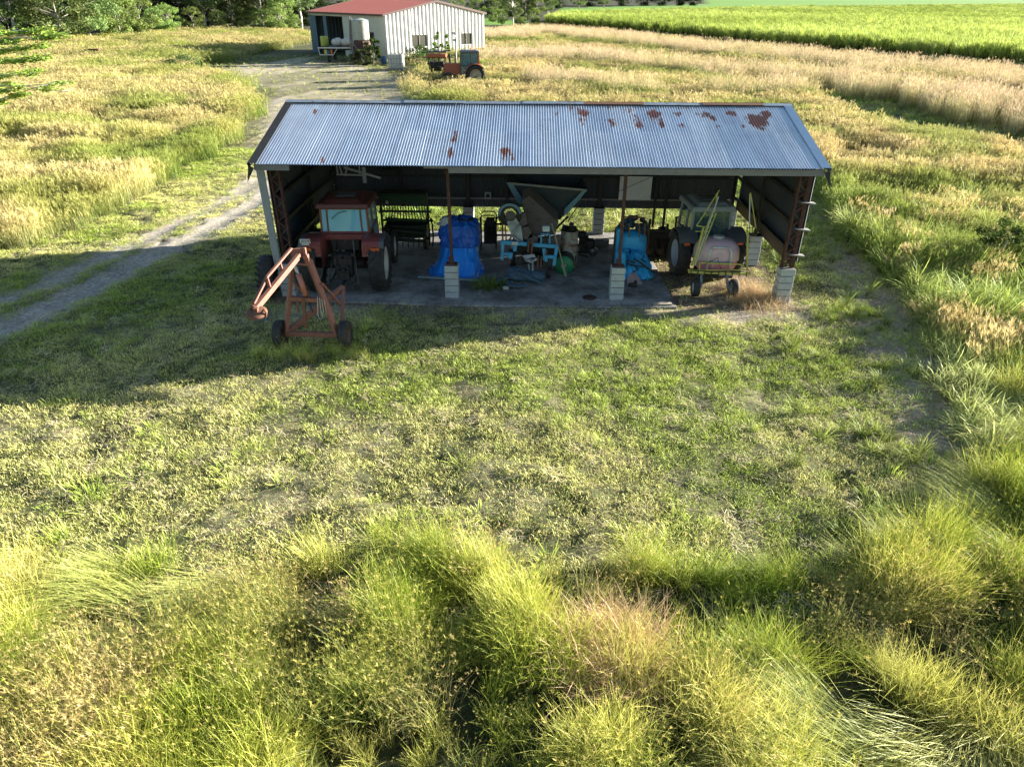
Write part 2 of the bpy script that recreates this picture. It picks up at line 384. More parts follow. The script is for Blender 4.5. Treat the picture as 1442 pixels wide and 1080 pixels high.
# ================================================================== machinery shed
YF, XC, BAY, DEP = 19.52, 0.2576, 4.945, 6.44
XP = [XC+(i-1.5)*BAY for i in range(4)]
XL, XR, YE, YR, YB = XC-1.5*BAY-.30, XC+1.5*BAY+.30, 18.81, 22.74, 26.67
ZE, ZR = 4.014, 5.093
shed = thing('machinery_shed', 'long open fronted shed with rusty corrugated iron roof on block piers', 'shed', (XC, YF, 0))
SO = (XC, YF, 0)
def rust_iron(name, base, metal, rough, rcol=(.20, .065, .03), att=True, streak=(40, 1.2), dark=.5):
    m, nt, out = nmat(name); L = nt.links.new
    tc = N(nt, 'ShaderNodeTexCoord'); mp = N(nt, 'ShaderNodeMapping'); mp.inputs['Scale'].default_value = (13, 3.0, 3.0); L(tc.outputs['Object'], mp.inputs['Vector'])
    a = N(nt, 'ShaderNodeTexNoise', i_Scale=1.0, i_Detail=5.0, i_Roughness=.7); L(mp.outputs[0], a.inputs['Vector'])
    b = N(nt, 'ShaderNodeTexNoise', i_Scale=.8, i_Detail=6.0, i_Roughness=.7); L(tc.outputs['Object'], b.inputs['Vector'])
    mp2 = N(nt, 'ShaderNodeMapping'); mp2.inputs['Scale'].default_value = (5, .35, .35); L(tc.outputs['Object'], mp2.inputs['Vector'])
    c = N(nt, 'ShaderNodeTexNoise', i_Scale=1.0, i_Detail=7.0, i_Roughness=.75); L(mp2.outputs[0], c.inputs['Vector'])
    col = mix(nt, ramp(nt, b.outputs[0], .35, .65), tuple(x*.72 for x in base), base)
    col = mix(nt, ramp(nt, c.outputs[0], .35, .7), col, tuple(min(1, x*1.25) for x in base))
    if att:
        tn_ = N(nt, 'ShaderNodeAttribute', attribute_name='tone'); col = mix(nt, tn_.outputs['Fac'], mix(nt, 1.0, col, (.72, .79, .88), 'MULTIPLY'), col)
        at = N(nt, 'ShaderNodeAttribute', attribute_name='rust')
        s = N(nt, 'ShaderNodeMath', operation='ADD'); L(at.outputs['Fac'], s.inputs[0]); s2 = N(nt, 'ShaderNodeMath', operation='MULTIPLY_ADD'); L(a.outputs[0], s2.inputs[0]); s2.inputs[1].default_value = 1.9; s2.inputs[2].default_value = -.95; L(s2.outputs[0], s.inputs[1])
        r = ramp(nt, s.outputs[0], .40, .56)
    else:
        r = ramp(nt, a.outputs[0], .66, .74)
    col = mix(nt, r, col, mix(nt, a.outputs[0], tuple(x*.4 for x in rcol), tuple(x*1.5 for x in rcol)))
    p = N(nt, 'ShaderNodeBsdfPrincipled'); L(col, p.inputs['Base Color']); p.inputs['Roughness'].default_value = rough
    mm = N(nt, 'ShaderNodeMath', operation='MULTIPLY_ADD'); L(r, mm.inputs[0]); mm.inputs[1].default_value = -metal; mm.inputs[2].default_value = metal
    L(mm.outputs[0], p.inputs['Metallic']); L(p.outputs[0], out.inputs[0]); return m
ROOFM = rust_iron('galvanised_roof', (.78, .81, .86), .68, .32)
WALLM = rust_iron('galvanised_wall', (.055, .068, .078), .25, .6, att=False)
def corrugated(name, O, U, V, lu, lv, mat_, parent, pitch=.0767, amp=.018, seg=6, nv=2, org=SO, rustf=None, warp=0, vend=None):
    """sheet whose waves run along V; O corner, U across the waves"""
    O, U, V = Vector(O), Vector(U).normalized(), Vector(V).normalized(); Nn = U.cross(V)
    nu = int(lu/pitch*seg); us = np.linspace(0, lu, nu+1); vs_ = np.linspace(0, 1, nv+1)
    UU_, VV_ = np.meshgrid(us, vs_)
    if callable(lv): LV = lv(UU_)
    else: LV = lv
    vend_ = VV_*LV
    h = amp*np.sin(UU_/pitch*2*math.pi)
    if warp: h = h+warp*(fbm(UU_*.35, VV_*3, 9)-.5)+warp*.35*((np.floor(UU_/.76) % 2)-.5)*.5
    P = np.array(O)-np.array(org)+UU_[..., None]*np.array(U)+vend_[..., None]*np.array(V)+h[..., None]*np.array(Nn)
    if warp: P = P+(((_h(np.floor(UU_/.76).astype(int), 3, 5)-.5)*.05)*(VV_ > .97))[..., None]*np.array(V)
    me = bpy.data.meshes.new(name); co = P.reshape(-1, 3)
    ii = np.arange(co.shape[0]).reshape(P.shape[:2]); q = np.stack([ii[:-1, :-1], ii[:-1, 1:], ii[1:, 1:], ii[1:, :-1]], -1).reshape(-1, 4)
    me.vertices.add(len(co)); me.vertices.foreach_set('co', co.ravel()); me.loops.add(q.size); me.loops.foreach_set('vertex_index', q.ravel().astype(np.int32))
    me.polygons.add(len(q)); me.polygons.foreach_set('loop_start', np.arange(0, q.size, 4, dtype=np.int32)); me.update(calc_edges=True)
    me.polygons.foreach_set('use_smooth', [True]*len(q))
    if rustf is not None:
        at = me.attributes.new('rust', 'FLOAT', 'POINT'); at.data.foreach_set('value', rustf(UU_.ravel(), (VV_).ravel()).astype(np.float32))
    if rustf is not None:
        at = me.attributes.new('tone', 'FLOAT', 'POINT'); k_ = np.floor(UU_.ravel()/.762).astype(np.int64); at.data.foreach_set('value', np.clip(_h(k_, 7+(VV_.ravel() > .52)*3, 21)*.9+.5*fbm(UU_.ravel()*.7, VV_.ravel()*3, 12)-.1, 0, 1).astype(np.float32))
    me.materials.append(mat_); o = bpy.data.objects.new(name, me); COL.objects.link(o); o.parent = parent; return o
SL = math.hypot(YR-YE, ZR-ZE)
# rust blotches read off the photo: pixel centre, half size in pixels, strength
_sp = [(640, 192, 4, 11, .62), (634, 214, 5, 9, .6), (712, 216, 8, 11, .62), (722, 222, 5, 5, .5), (444, 157, 5, 6, .5), (458, 155, 3, 3, .45), (455, 226, 8, 5, .5), (606, 158, 4, 3, .45),
       (824, 160, 9, 6, .6), (820, 172, 7, 8, .45), (862, 172, 7, 9, .5), (901, 178, 7, 5, .55), (920, 160, 10, 6, .62), (932, 177, 5, 5, .6), (955, 161, 8, 4, .6), (959, 177, 5, 4, .6),
       (990, 162, 11, 5, .5), (1006, 168, 5, 4, .45), (1030, 160, 11, 5, .58), (1046, 178, 4, 4, .5), (1066, 170, 15, 10, .85), (1077, 160, 9, 6, .6), (784, 160, 3, 5, .45), (1012, 178, 8, 3, .45), (1070, 180, 10, 4, .5)]
_sn = Vector((0, -(ZR-ZE), YR-YE)).normalized(); _spw = []
for px, py, hx, hy, st in _sp:
    d = _ray(px, py); d0 = Vector((0, YE, ZE))-Vector((0, 0, CAMH)); t = d0.dot(_sn)/d.dot(_sn); p = Vector((0, 0, CAMH))+d*t
    _spw.append((p.x, (YR-p.y)/(YR-YE), hx/49.0, hy/84.0, st))
def rust_roof(u, v):
    x = XL+u; vv = 1-v; r = np.zeros_like(x)          # v: 0 eave .. 1 ridge
    for cx_, cv, hx, hv, st in _spw:
        d = np.hypot((x-cx_)/hx, (vv-cv)/hv); r = np.maximum(r, st*(1-smooth(.35, 1.6, d)))
    r = np.maximum(r, .42*(1-smooth(.0, .05, np.abs(vv-.30)))*smooth(6.4, 8.5, u)*(fbm(u*2.0, u*0, 31)))
    return r+.05*fbm(u*.8, v*4, 33)+.34*smooth(6.5, 9, u)*(1-smooth(.22, .42, vv))*smooth(.42, .66, fbm(u*1.6, v*3, 35))
corrugated('front_roof_sheet', (XL, YE, ZE), (1, 0, 0), (0, YR-YE, ZR-ZE), XR-XL, SL, ROOFM, shed, nv=24, rustf=rust_roof, warp=.02)
corrugated('rear_roof_sheet', (XR, YB, ZE), (-1, 0, 0), (0, YR-YB, ZR-ZE), XR-XL, SL, ROOFM, shed, nv=6, seg=4, rustf=lambda u, v: .1+0*u, warp=.02)
# ridge capping in short lapped lengths, slightly out of line
CAPM = paint((.30, .36, .42), .5, .4, dirt=.35, rust=.15, sc=2, key='cap')
x = XL-.03
while x < XR:
    x2 = min(x+1.83, XR+.03); dz = .03+random.uniform(-.012, .014); ru = 7.4 < x-XL < 9.3 or 12.4 < x-XL < 14; b = MB(SO)
    for s in (-1, 1):
        b.poly([(x, YR, ZR+dz+.02), (x2+.04, YR, ZR+dz+.02+.003*s), (x2+.04, YR+s*.17, ZR+dz-.03), (x, YR+s*.17, ZR+dz-.03)][::-s], .004, (0, 0, 1))
    o = b.build('ridge_cap', RUST if ru else CAPM, shed); x = x2
    if ru: o['label'] = 'rusted brown length of ridge capping'
# barge flashings at both ends
BLUEM = paint((.16, .27, .40), .4, .5, dirt=.2, key='barge')
for X, sx in ((XR, 1), (XL, -1)):
    b = MB(SO)
    for y0, y1 in ((YE-.02, YR), (YB+.02, YR)):
        z0 = ZE; b.poly([(X-sx*.20, y0, z0+.035), (X+sx*.04, y0, z0+.035), (X+sx*.04, y1, ZR+.035), (X-sx*.20, y1, ZR+.035)], .004, (0, 0, 1))
        b.bar((X+sx*.045, y0, z0-.05), (X+sx*.045, y1, ZR-.05), .012, .16)
    b.build('barge_flashing', BLUEM if sx > 0 else DARK, shed)
    t = MB(SO); t.poly([(X+sx*.03, YE-.03, ZE-.02), (X+sx*.10, YE-.10, ZE-.46), (X-sx*.10, YE+.02, ZE-.10)], .01); t.build('torn_flap', DARK, shed)
# eave beam, purlins, rafters
b = MB(SO); x629 = A(629, 242, YE+.1).x
b.box(((x629+XR)/2, YE+.10, ZE-.12), (XR-x629-.1, .07, .17)); b.build('eave_beam', TIMBER, shed, bev=.006)
b = MB(SO); b.box((x629-.25, YE+.2, ZE-.07), (.75, .06, .08)); b.build('eave_offcut', TIMBER, shed); b = MB(SO); b.box((XL+.55, YE+.10, ZE-.10), (.95, .06, .15)); b.build('eave_offcut', TIMBER, shed)
b = MB(SO)
for k in range(6):
    for s in (0, 1):
        t = (k+.35)/6; y = (YE+(YR-YE)*t) if s == 0 else (YB+(YR-YB)*t); z = ZE+(ZR-ZE)*t-.06
        b.bar((XL+.1, y, z), (XR-.1, y, z), .05, .07)
b.build('purlins', DARK, shed)
def lattice(b, p, q, w, wd=(1, 0, 0), n=10, r=.03):
    p, q, wd = Vector(p), Vector(q), Vector(wd).normalized()
    for s in (-1, 1): b.bar(p+wd*w/2*s, q+wd*w/2*s, r*1.6)
    for k in range(n):
        s = 1 if k % 2 else -1; b.bar(p.lerp(q, k/n)+wd*w/2*s, p.lerp(q, (k+1)/n)-wd*w/2*s, r)
for x in XP:
    b = MB(SO)
    for y0, y1 in ((YF, YR), (YF+DEP, YR)):
        z0 = 3.85; lattice(b, (x, y0, z0-.13), (x, y1, ZR-.27), .22, (0, 0, 1), 9, .03)
    b.build('roof_truss', RUSTRED if x == XP[-1] else DARK, shed)
PH = 1.037
MORTAR = paint((.12, .12, .11), .95, dirt=.3, key='mortar')
def pier(x, y, w=.40, n=5, h=PH, x_off=0):
    b = MB(SO)
    for k in range(n):
        hh = h/n; jx = random.uniform(-.006, .006); b.box((x+jx, y, hh*(k+.5)), (w+random.uniform(-.006, .006), .40, hh-.022))
    b.m = 1; b.box((x, y, h/2), (w-.035, .365, h-.01))
    return b.build('block_pier', [BLOCK, MORTAR], shed, bev=.006)
for i, x in enumerate(XP): pier(x, YF-.02, .42 if i in (0, 3) else .40, 5)
for i, x in enumerate(XP): pier(x, YF+DEP, .40, 5)
for x in (XP[0], XP[3]): pier(x, YF+3.2, .40, 5)
# posts
for i in (1, 2):
    b = MB(SO); x = XP[i]
    b.bar((x+.02, YF-.05, PH), (x, YF-.05, 3.85), .085, .085); b.box((x, YF-.05, PH+.02), (.30, .2, .04)); b.box((x, YF-.05, PH+.13), (.16, .02, .2)); b.box((x, YF-.05, 3.72), (.22, .12, .05))
    for z in (2.2, 2.5): b.box((x+.05, YF-.09, z), (.10, .03, .02))
    b.build('steel_post', RUSTRED, shed)
for i in (0, 3):
    b = MB(SO); x = XP[i]+(.0 if i == 3 else .08)
    lattice(b, (x, YF, PH), (x, YF, 3.85), .24, (1, 0, 0), 14, .035); lattice(b, (x, YF+.12, PH), (x, YF+.12, 3.85), .24, (1, 0, 0), 14, .03)
    b.build('lattice_post', RUSTRED, shed)
b = MB(SO); b.poly([(XP[0]-.30, YF-.14, .92), (XP[0]-.10, YF-.14, .92), (XP[0]-.12, YF-.14, 1.4), (XP[0]-.14, YF-.14, 3.88), (XP[0]-.36, YF-.14, 3.88), (XP[0]-.33, YF-.14, 2.4)], .05)
b.build('timber_post', paint((.30, .32, .33), .85, dirt=.35, sc=5, dc=(.2, .19, .18), key='palewood'), shed)
b = MB(SO); b.bar((XP[3]+.17, YF-.02, PH), (XP[3]+.17, YF-.02, 3.85), .07, .03); b.build('post_edge', RUSTRED, shed)
for z in (1.42, 2.18, 2.94, 3.72):
    b = MB(SO); b.box((XP[3]+.22, YF+.02, z), (.42, .22, .035), (0, .12, 0)); b.build('girt_bracket', TIMBER, shed)
for x in XP[1:3]:
    b = MB(SO); b.bar((x, YF+DEP, PH), (x, YF+DEP, 3.85), .14, .14); b.build('rear_post', DARK, shed)
for x in (XP[0]+BAY/2, XP[1]+BAY/2-1.0, XP[2]+BAY*.42, XP[2]+BAY*.5):
    b = MB(SO); b.bar((x, YF+DEP-.03, 1.0 if x < 4 else .3), (x, YF+DEP-.03, 3.85), .09, .07); b.build('wall_stud', DARK, shed)
for x in (XP[0], XP[3]):
    for y in (YF+3.2, YF+DEP-.1):
        b = MB(SO); lattice(b, (x, y, PH), (x, y, 4.2 if y < 24 else 3.85), .22, (0, 1, 0), 12, .03); b.build('lattice_post', DARK, shed)
# walls
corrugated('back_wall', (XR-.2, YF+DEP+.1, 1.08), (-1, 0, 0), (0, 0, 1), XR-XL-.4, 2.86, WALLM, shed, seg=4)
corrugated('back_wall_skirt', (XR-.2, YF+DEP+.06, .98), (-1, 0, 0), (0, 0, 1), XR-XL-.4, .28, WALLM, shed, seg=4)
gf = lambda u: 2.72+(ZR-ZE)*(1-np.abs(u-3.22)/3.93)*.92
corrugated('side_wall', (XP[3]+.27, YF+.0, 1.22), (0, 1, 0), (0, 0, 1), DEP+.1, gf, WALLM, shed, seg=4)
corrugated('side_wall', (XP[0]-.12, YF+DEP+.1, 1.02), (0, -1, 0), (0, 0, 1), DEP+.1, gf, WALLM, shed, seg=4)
b = MB(SO); b.box((XP[3]+.20, YF+DEP/2+.1, 1.22), (.02, DEP-.1, .42)); b.build('side_wall_skirt', paint((.09, .065, .045), .85, dirt=.5, key='skirt'), shed)
for z in (1.32, 2.12, 2.95):
    b = MB(SO); b.bar((XL+.3, YF+DEP+.0, z), (XR-.3, YF+DEP+.0, z), .05, .07)
    b.build('back_girt', TIMBER if z < 1.5 else DARK, shed)
for X in (XP[0]+.04, XP[3]+.12):
    for z in (1.42, 2.18, 2.94, 3.72):
        b = MB(SO); b.bar((X, YF+.05, z), (X, YF+DEP, z), .06, .10); b.build('side_girt', DARK, shed)
for x0, x1 in ((XP[0]+2.4, XP[0]+.4), (XP[0]+2.6, XP[1]+.2), (XP[2]+1.7, XP[2]-.2), (XP[1]+2, XP[2]-.3)): MB(SO).tube([(x0, YF+DEP-.08, 3.3), (x1, YF+DEP-.08, 2.1)], .012, 5).build('brace_rod', DARK, shed)
for X in (XP[0]+.1, XP[3]+.05):
    MB(SO).tube([(X, YF+.1, 3.75), (X, YF+3.1, 1.5)], .012, 5).build('brace_rod', DARK, shed)
pass
# loose bits on the walls
o = MB(); c = (A(872, 252, 25.8)+A(915, 283, 25.8))/2; wp = thing('white_board', 'plain white board leaning on the girt of the dark back wall', 'board', (c.x+.02, 25.78, 1.37))
b = MB(); b.box((0, 0, .42), (1.18, .02, .86)); b.build('panel', paint((.75, .78, .80), .7, dirt=.15, key='board'), wp); b = MB(); b.bar((-.6, -.02, .30), (.58, -.02, .86), .012); b.build('wire', DARK, wp)
p = A(687, 276, 25.8); hk = thing('wall_notice', 'small square white notice with black drawing on back wall', 'notice', (p.x, 25.83, p.z))
b = MB(); b.box((0, 0, 0), (.24, .012, .26)); b.build('card', paint((.35, .36, .36), .8, dirt=.2, key='card'), hk)
b = MB(); b.poly([(-.08, -.010, -.07), (.07, -.010, -.07), (.08, -.010, .0), (0, -.010, .08), (-.08, -.010, .01)], .003); b.build('drawing', DARK, hk)
p = A(547, 242, 25.5); hk = thing('wall_box', 'small black box on back wall under the roof in the first bay', 'box', (p.x, 25.7, p.z-.12))
b = MB(); b.box((0, 0, .1), (.42, .2, .2)); b.box((0, -.12, .17), (.40, .02, .03)); b.build('case', DARK, hk, bev=.01)
# aluminium frame stowed across the rafters
al = thing('hanging_frame', 'pale steel ladder frame hung under the roof in the first bay', 'frame', (-5.6, 23, 3.2))
b = MB((-5.6, 23, 3.2)); PP = lambda x, y: A(x, y, 23.2)
b.bar(PP(474, 246), PP(512, 247), .05); b.bar(PP(484, 236), PP(536, 251), .06); b.bar(PP(512, 236), PP(514, 258), .12, .04); b.bar(PP(478, 234), PP(482, 247), .04)
b.bar(PP(489, 234), PP(486, 248), .04); b.bar(PP(506, 234), PP(507, 247), .04); b.bar(PP(474, 232), PP(476, 247), .04)
b.build('frame_rails', paint((.45, .47, .48), .5, .3, key='alu'), al)
# ================================================================== vehicles and gear
BGLASS = glassmat('cab_glass', (.55, .75, .80), .15, (.22, .58, .74)); GLASS2 = glassmat('clear_glass', (.65, .72, .68), .75)
WHITE = paint((.52, .52, .48), .5, dirt=.35, rust=.1, key='white')
RED = paint((.21, .05, .045), .45, dirt=.3, key='red'); ORED = paint((.42, .11, .045), .5, dirt=.35, rust=.1, key='orange')
GREY = paint((.10, .11, .12), .5, dirt=.3, key='grey'); LGREY = paint((.26, .30, .32), .45, dirt=.25, key='lgrey')
BLUE = paint((.05, .33, .55), .5, dirt=.35, rust=.15, sc=4, key='blue'); LAMP = paint((.6, .12, .03), .3, dirt=.1, key='lamp')
def tractor(name, label, loc, rz, c, group=None):
    """local frame: +y ahead, rear axle over the origin"""
    t = thing(name, label, 'tractor', loc, rz, group); Rr, Rf, tw, ft = c['Rr'], c['Rf'], c['tw'], c['ft']; hw = c['hw']; wr = c['wr']
    P, P2, RM = c['paint'], c['trim'], c['rim']
    for s in (-1, 1): wheel(t, (s*(tw-wr/2), 0, Rr), Rr, wr, RM, .60)
    for s in (-1, 1): wheel(t, (s*(ft), c['wb'], Rf), Rf, wr*.72, RM, .58, 18)
    b = MB(); b.box((0, .9, .72), (.46, 2.6, .42)); b.tube([(-tw+.3, 0, Rr), (tw-.3, 0, Rr)], .15, 10); b.tube([(-ft, c['wb'], Rf), (ft, c['wb'], Rf)], .09, 8)
    b.box((0, -.28, .92), (.52, .42, .60)); b.box((0, -.48, .62), (.34, .16, .30)); b.lathe([(.001, -.04), (.06, -.04), (.06, .1), (.001, .1)], (0, -.56, .78), 'y', 10)
    for s in (-1, 1): b.box((s*.22, -.46, 1.05), (.12, .16, .22)); b.tube([(s*.12, -.5, .95), (s*.16, -.58, .80)], .03, 6)
    b.build('chassis', DARK, t, bev=.02)
    cb, ct = c['cb'], c['ct']; y0, y1 = c['cy']; cw = c['cw']; tpr = c.get('tp', .92)
    hz = c['hz']
    b = MB(); b.box((0, (y1+c['wb']+.35)/2, (hz+.82)/2), (hw, c['wb']+.35-y1, hz-.82), top=(.86, 1)); b.box((0, c['wb']+.37, (hz+.75)/2), (hw*.8, .06, hz-.95))
    b.build('hood', c.get('hood', P), t, bev=.05, seg=2)
    b = MB(); b.box((0, c['wb']+.42, (hz+.80)/2), (hw*.66, .03, hz-1.05)); b.build('grille', DARK, t)
    b = MB(); b.tube([(c.get('ex', .3), y1+.5, hz-.05), (c.get('ex', .3), y1+.5, hz+.35), (c.get('ex', .3), y1+.5, hz+.4)], [.05, .05, .03], 8); b.tube([(c.get('ex', .3), y1+.5, hz+.4), (c.get('ex', .3), y1+.5, hz+.75)], .03, 8); b.build('exhaust', DARK, t)
    # fenders: arched over the tyres, squared at the back as on the real machine
    for s in (-1, 1):
        fw = wr+.16; xi = s*(tw-fw-.02); xo = s*(tw+.0); R2 = Rr+.09; xm = s*(tw-.14)
        ang = [math.radians(a) for a in range(int(c.get('fa0', 20)), int(c.get('fa1', 196)), 11)]
        for nm, xa, xb, mt in (('fender', xi, xm, P), ('fender_edge', xm, xo, P2)):
            b = MB(); pr = [(R2*math.cos(a), Rr+R2*math.sin(a)) for a in ang]
            if c.get('square'): pr = [(max(-Rr*.62, y) if z > 1.15 else y, z) for y, z in pr]; pr = [(y, min(z, cb)) for y, z in pr if not (y < -.2 and z < 1.2)]+[(-Rr*.64, 1.20)]
            for (ya, za), (yb, zb) in zip(pr[:-1], pr[1:]):
                b.poly([(xa, ya, za), (xb, ya, za), (xb, yb, zb), (xa, yb, zb)], .02 if s > 0 else -.02)
            fo = b.build(nm, mt, t)
        b = MB()
        for (ya, za), (yb, zb) in zip(pr[:-1], pr[1:]): b.add([(xi, ya, za), (xi, yb, zb), (xi, yb, min(zb, Rr)), (xi, ya, min(za, Rr))], [(0, 1, 2, 3)])
        b.build('fender_panel', P, t)
        b = MB(); yy = -Rr*.66 if c.get('square') else -Rr*.85; b.box((s*(tw-wr*.55), yy-.02, 1.42 if c.get('square') else 1.2), (.26 if c.get('square') else .18, .03, .09)); b.build('tail_lamp', LAMP, t, bev=.01)
    # cab
    b = MB(); d = .07; w0, w1 = cw/2, cw/2*tpr; ym = c.get('ym', (y0+y1)/2)
    for s in (-1, 1):
        for ya, yb in ((y0, y0+.04), (ym, ym), (y1, y1-.12)): b.bar((s*w0, ya, cb), (s*w1, yb, ct), d, d)
        b.bar((s*w0, y0, cb), (s*w0, y1, cb), d); b.bar((s*w1, y0, ct), (s*w1, y1-.12, ct), d)
        b.bar((s*w0, ym, cb), (s*w0, ym+.05, .95), d); b.bar((s*w0, y1, cb), (s*w0, y1, .95), d); b.bar((s*w0, ym, .95), (s*w0, y1, .95), d)
    for yy, zz, ww in ((y0, cb, w0), (y0+.04, ct, w1), (y1, cb, w0), (y1-.12, ct, w1)): b.bar((-ww, yy, zz), (ww, yy, zz), d)
    if c.get('split'):
        for s in (-1, 1): b.bar((s*w0*.72, y0-.02, cb), (s*w1*.72, y0+.02, ct), .05)
    b.build('cab_frame', c.get('cabc', P), t, bev=.012)
    e = .012
    if c.get('split'):
        for a_, b_ in ((-.97, -.74), (-.70, .70), (.74, .97)):
            g = MB(); g.poly([(w0*a_, y0-.01, cb+.03), (w0*b_, y0-.01, cb+.03), (w1*b_, y0+.03, ct-.03), (w1*a_, y0+.03, ct-.03)], .008); g.build('rear_window', c['glass'], t)
    else:
        g = MB(); k = .86; g.poly([(-w0*.80, y0-.01, cb+.02), (w0*.80, y0-.01, cb+.02), (w0*.97, y0, cb+.22), (w1*.97, y0+.03, ct-.03), (-w1*.97, y0+.03, ct-.03), (-w0*.97, y0, cb+.22)], .008); g.build('rear_window', c['glass'], t)
        g = MB(); q = [(-w0*.80, y0-.02, cb+.02), (w0*.80, y0-.02, cb+.02), (w0*.97, y0-.01, cb+.22), (w1*.97, y0+.02, ct-.03), (-w1*.97, y0+.02, ct-.03), (-w0*.97, y0-.01, cb+.22)]
        for i in range(6): g.bar(q[i], q[(i+1) % 6], .03)
        g.build('window_trim', LGREY, t)
    g = MB(); g.poly([(-w0*.95, y1, cb+.03), (w0*.95, y1, cb+.03), (w1*.95, y1-.12, ct-.03), (-w1*.95, y1-.12, ct-.03)], .008); g.build('windscreen', c['glass'], t)
    for s in (-1, 1):
        g = MB(); g.poly([(s*w0, ym+.05, 1.0), (s*w0, y1-.04, 1.0), (s*w0, y1-.04, cb), (s*w1, y1-.16, ct-.03), (s*w1, ym+.04, ct-.03), (s*w0, ym+.05, cb)], .008); g.build('door', c['glass'], t)
        g = MB(); g.poly([(s*w0, y0+.05, cb+.03), (s*w0, ym-.05, cb+.03), (s*w1, ym-.05, ct-.03), (s*w1, y0+.08, ct-.03)], .008); g.build('side_window', c['glass'], t)
    b = MB(); rt = c['roof']; oh = c.get('oh', .12); yr0, yr1 = y0-oh, y1+.06
    b.box((0, (yr0+yr1)/2, ct+.09), (cw+.18, yr1-yr0, .15), top=(.94, .95)); b.box((0, (yr0+yr1)/2, ct+.20), (cw*.84, (yr1-yr0)*.86, .09), top=(.8, .8))
    rf = b.build('cab_roof', rt, t, bev=.035, seg=2)
    b = MB(); b.box((0, (yr0+yr1)/2+.05, ct+.255), (cw*.42, (yr1-yr0)*.34, .03), top=(.9, .9)); b.build('roof_hatch', c.get('hatch', P2), rf, bev=.01)
    # seat, wheel and rear linkage
    b = MB(); b.box((0, y0+.45, 1.28), (.48, .46, .14)); b.box((0, y0+.24, 1.58), (.44, .12, .52), (-.12, 0, 0)); b.build('seat', DARK, t, bev=.04, seg=2)
    b = MB(); b.tube([(.19*math.cos(a*math.pi/8), y1-.55+.05*math.sin(a*math.pi/8), 1.72+.19*math.sin(a*math.pi/8)*.5) for a in range(17)], .015, 6); b.tube([(0, y1-.55, 1.72), (0, y1-.25, 1.1)], .03, 6); b.build('steering_wheel', DARK, t)
    for s in (-1, 1):
        b = MB(); b.tube([(s*.30, -.25, .62), (s*.40, -.95, .42)], .035, 6); b.box((s*.40, -.98, .42), (.06, .12, .1)); b.build('link_arm', DARK, t)
        b = MB(); b.tube([(s*.30, -.35, 1.25), (s*.40, -.75, .5)], .022, 6); b.bar((s*.24, -.3, 1.22), (s*.34, -.62, 1.28), .06); b.build('lift_rod', DARK, t)
    b = MB(); b.tube([(0, -.5, 1.15), (.02, -.66, 1.30)], .03, 6); b.build('top_link', DARK, t); b = MB(); b.bar((0, -.45, .45), (0, -.95, .45), .08, .03); b.build('drawbar', DARK, t)
    return t
TA = dict(Rr=.82, Rf=.56, tw=1.25, ft=.98, wr=.47, hw=.8, wb=2.45, hz=1.62, paint=RED, trim=GREY, rim=WHITE, cb=1.68, ct=2.40, cy=(.32, 1.75), cw=1.42, ym=.95, split=1, glass=BGLASS, roof=paint((.11, .025, .022), .5, dirt=.45, key='roofred'), square=1, fa0=30, fa1=190, oh=.14, ex=.35, tp=.97)
ta = tractor('tractor', 'red cabbed tractor seen from behind with blue rear window and white wheel rims', (-5.46, 19.95, .04), rad(2), TA)
b = MB(); b.box((0, .18, 1.58), (1.9, .10, .16)); b.build('rear_crossmember', RED, ta, bev=.01)
b = MB(); b.box((0, .10, 1.36), (.84, .06, .30)); b.build('rear_recess', DARK, ta)
b = MB(); b.bar((-.28, -.02, 1.5), (-.36, -.1, .75), .05); b.build('linkage_bracket', DARK, ta); b = MB(); b.bar((.26, -.02, 1.55), (.40, -.55, .35), .035); b.tube([(.05, 0, 1.45), (.05, -.1, 1.55), (.1, -.12, 1.6)], .018, 6); b.build('linkage_lever', paint((.10, .09, .085), .6, dirt=.4, key='lever'), ta)
b = MB(); b.box((-1.0, -.60, 1.70), (.30, .02, .13), (.25, 0, 0)); b.box((-1.0, -.585, 1.60), (.22, .02, .05), (.25, 0, 0)); pl = b.build('number_plate', paint((.62, .62, .58), .6, dirt=.1, key='plate'), ta)
b = MB()
for k, x in enumerate((-1.09, -1.04, -.99, -.93, -.89)):
    b.box((x, -.614, 1.70), (.012, .004, .07), (.25, 0, 0)); b.box((x+.015, -.616, 1.73 if k % 2 else 1.70), (.03, .004, .012), (.25, 0, 0))
b.build('plate_digits', DARK, pl)
b = MB(); b.box((-.98, -.56, 1.28), (.10, .012, .035), (0, .5, 0)); b.box((-.94, -.561, 1.26), (.035, .012, .09), (0, .3, 0)); b.build('white_emblem', WHITE, ta)
b = MB()
for k in range(9): b.box((.78+k*.038, -.56, 1.28+(k % 3)*.004), (.022, .012, .035 if k else .06))
b.build('maker_lettering', WHITE, ta)
b = MB(); b.tube([(-.36, .30, 2.1), (-.15, .28, 2.28), (.1, .29, 2.33)], .01, 5); b.build('rear_wiper', DARK, ta)
TB = dict(Rr=.72, Rf=.45, tw=1.08, ft=.85, wr=.42, hw=.62, wb=2.2, hz=1.35, paint=GREY, trim=GREY, rim=paint((.34, .38, .42), .5, dirt=.2, key='rimgrey'), cb=1.28, ct=2.10, cy=(-.1, 1.35), cw=1.24, ym=.5, glass=GLASS2, roof=LGREY, hatch=GREY, fa0=20, fa1=150, cabc=LGREY, oh=.16, tp=.95)
tb = tractor('tractor', 'grey cabbed tractor parked behind the pink spray tank in the end bay', (5.85, 21.75, 0), rad(4), TB)
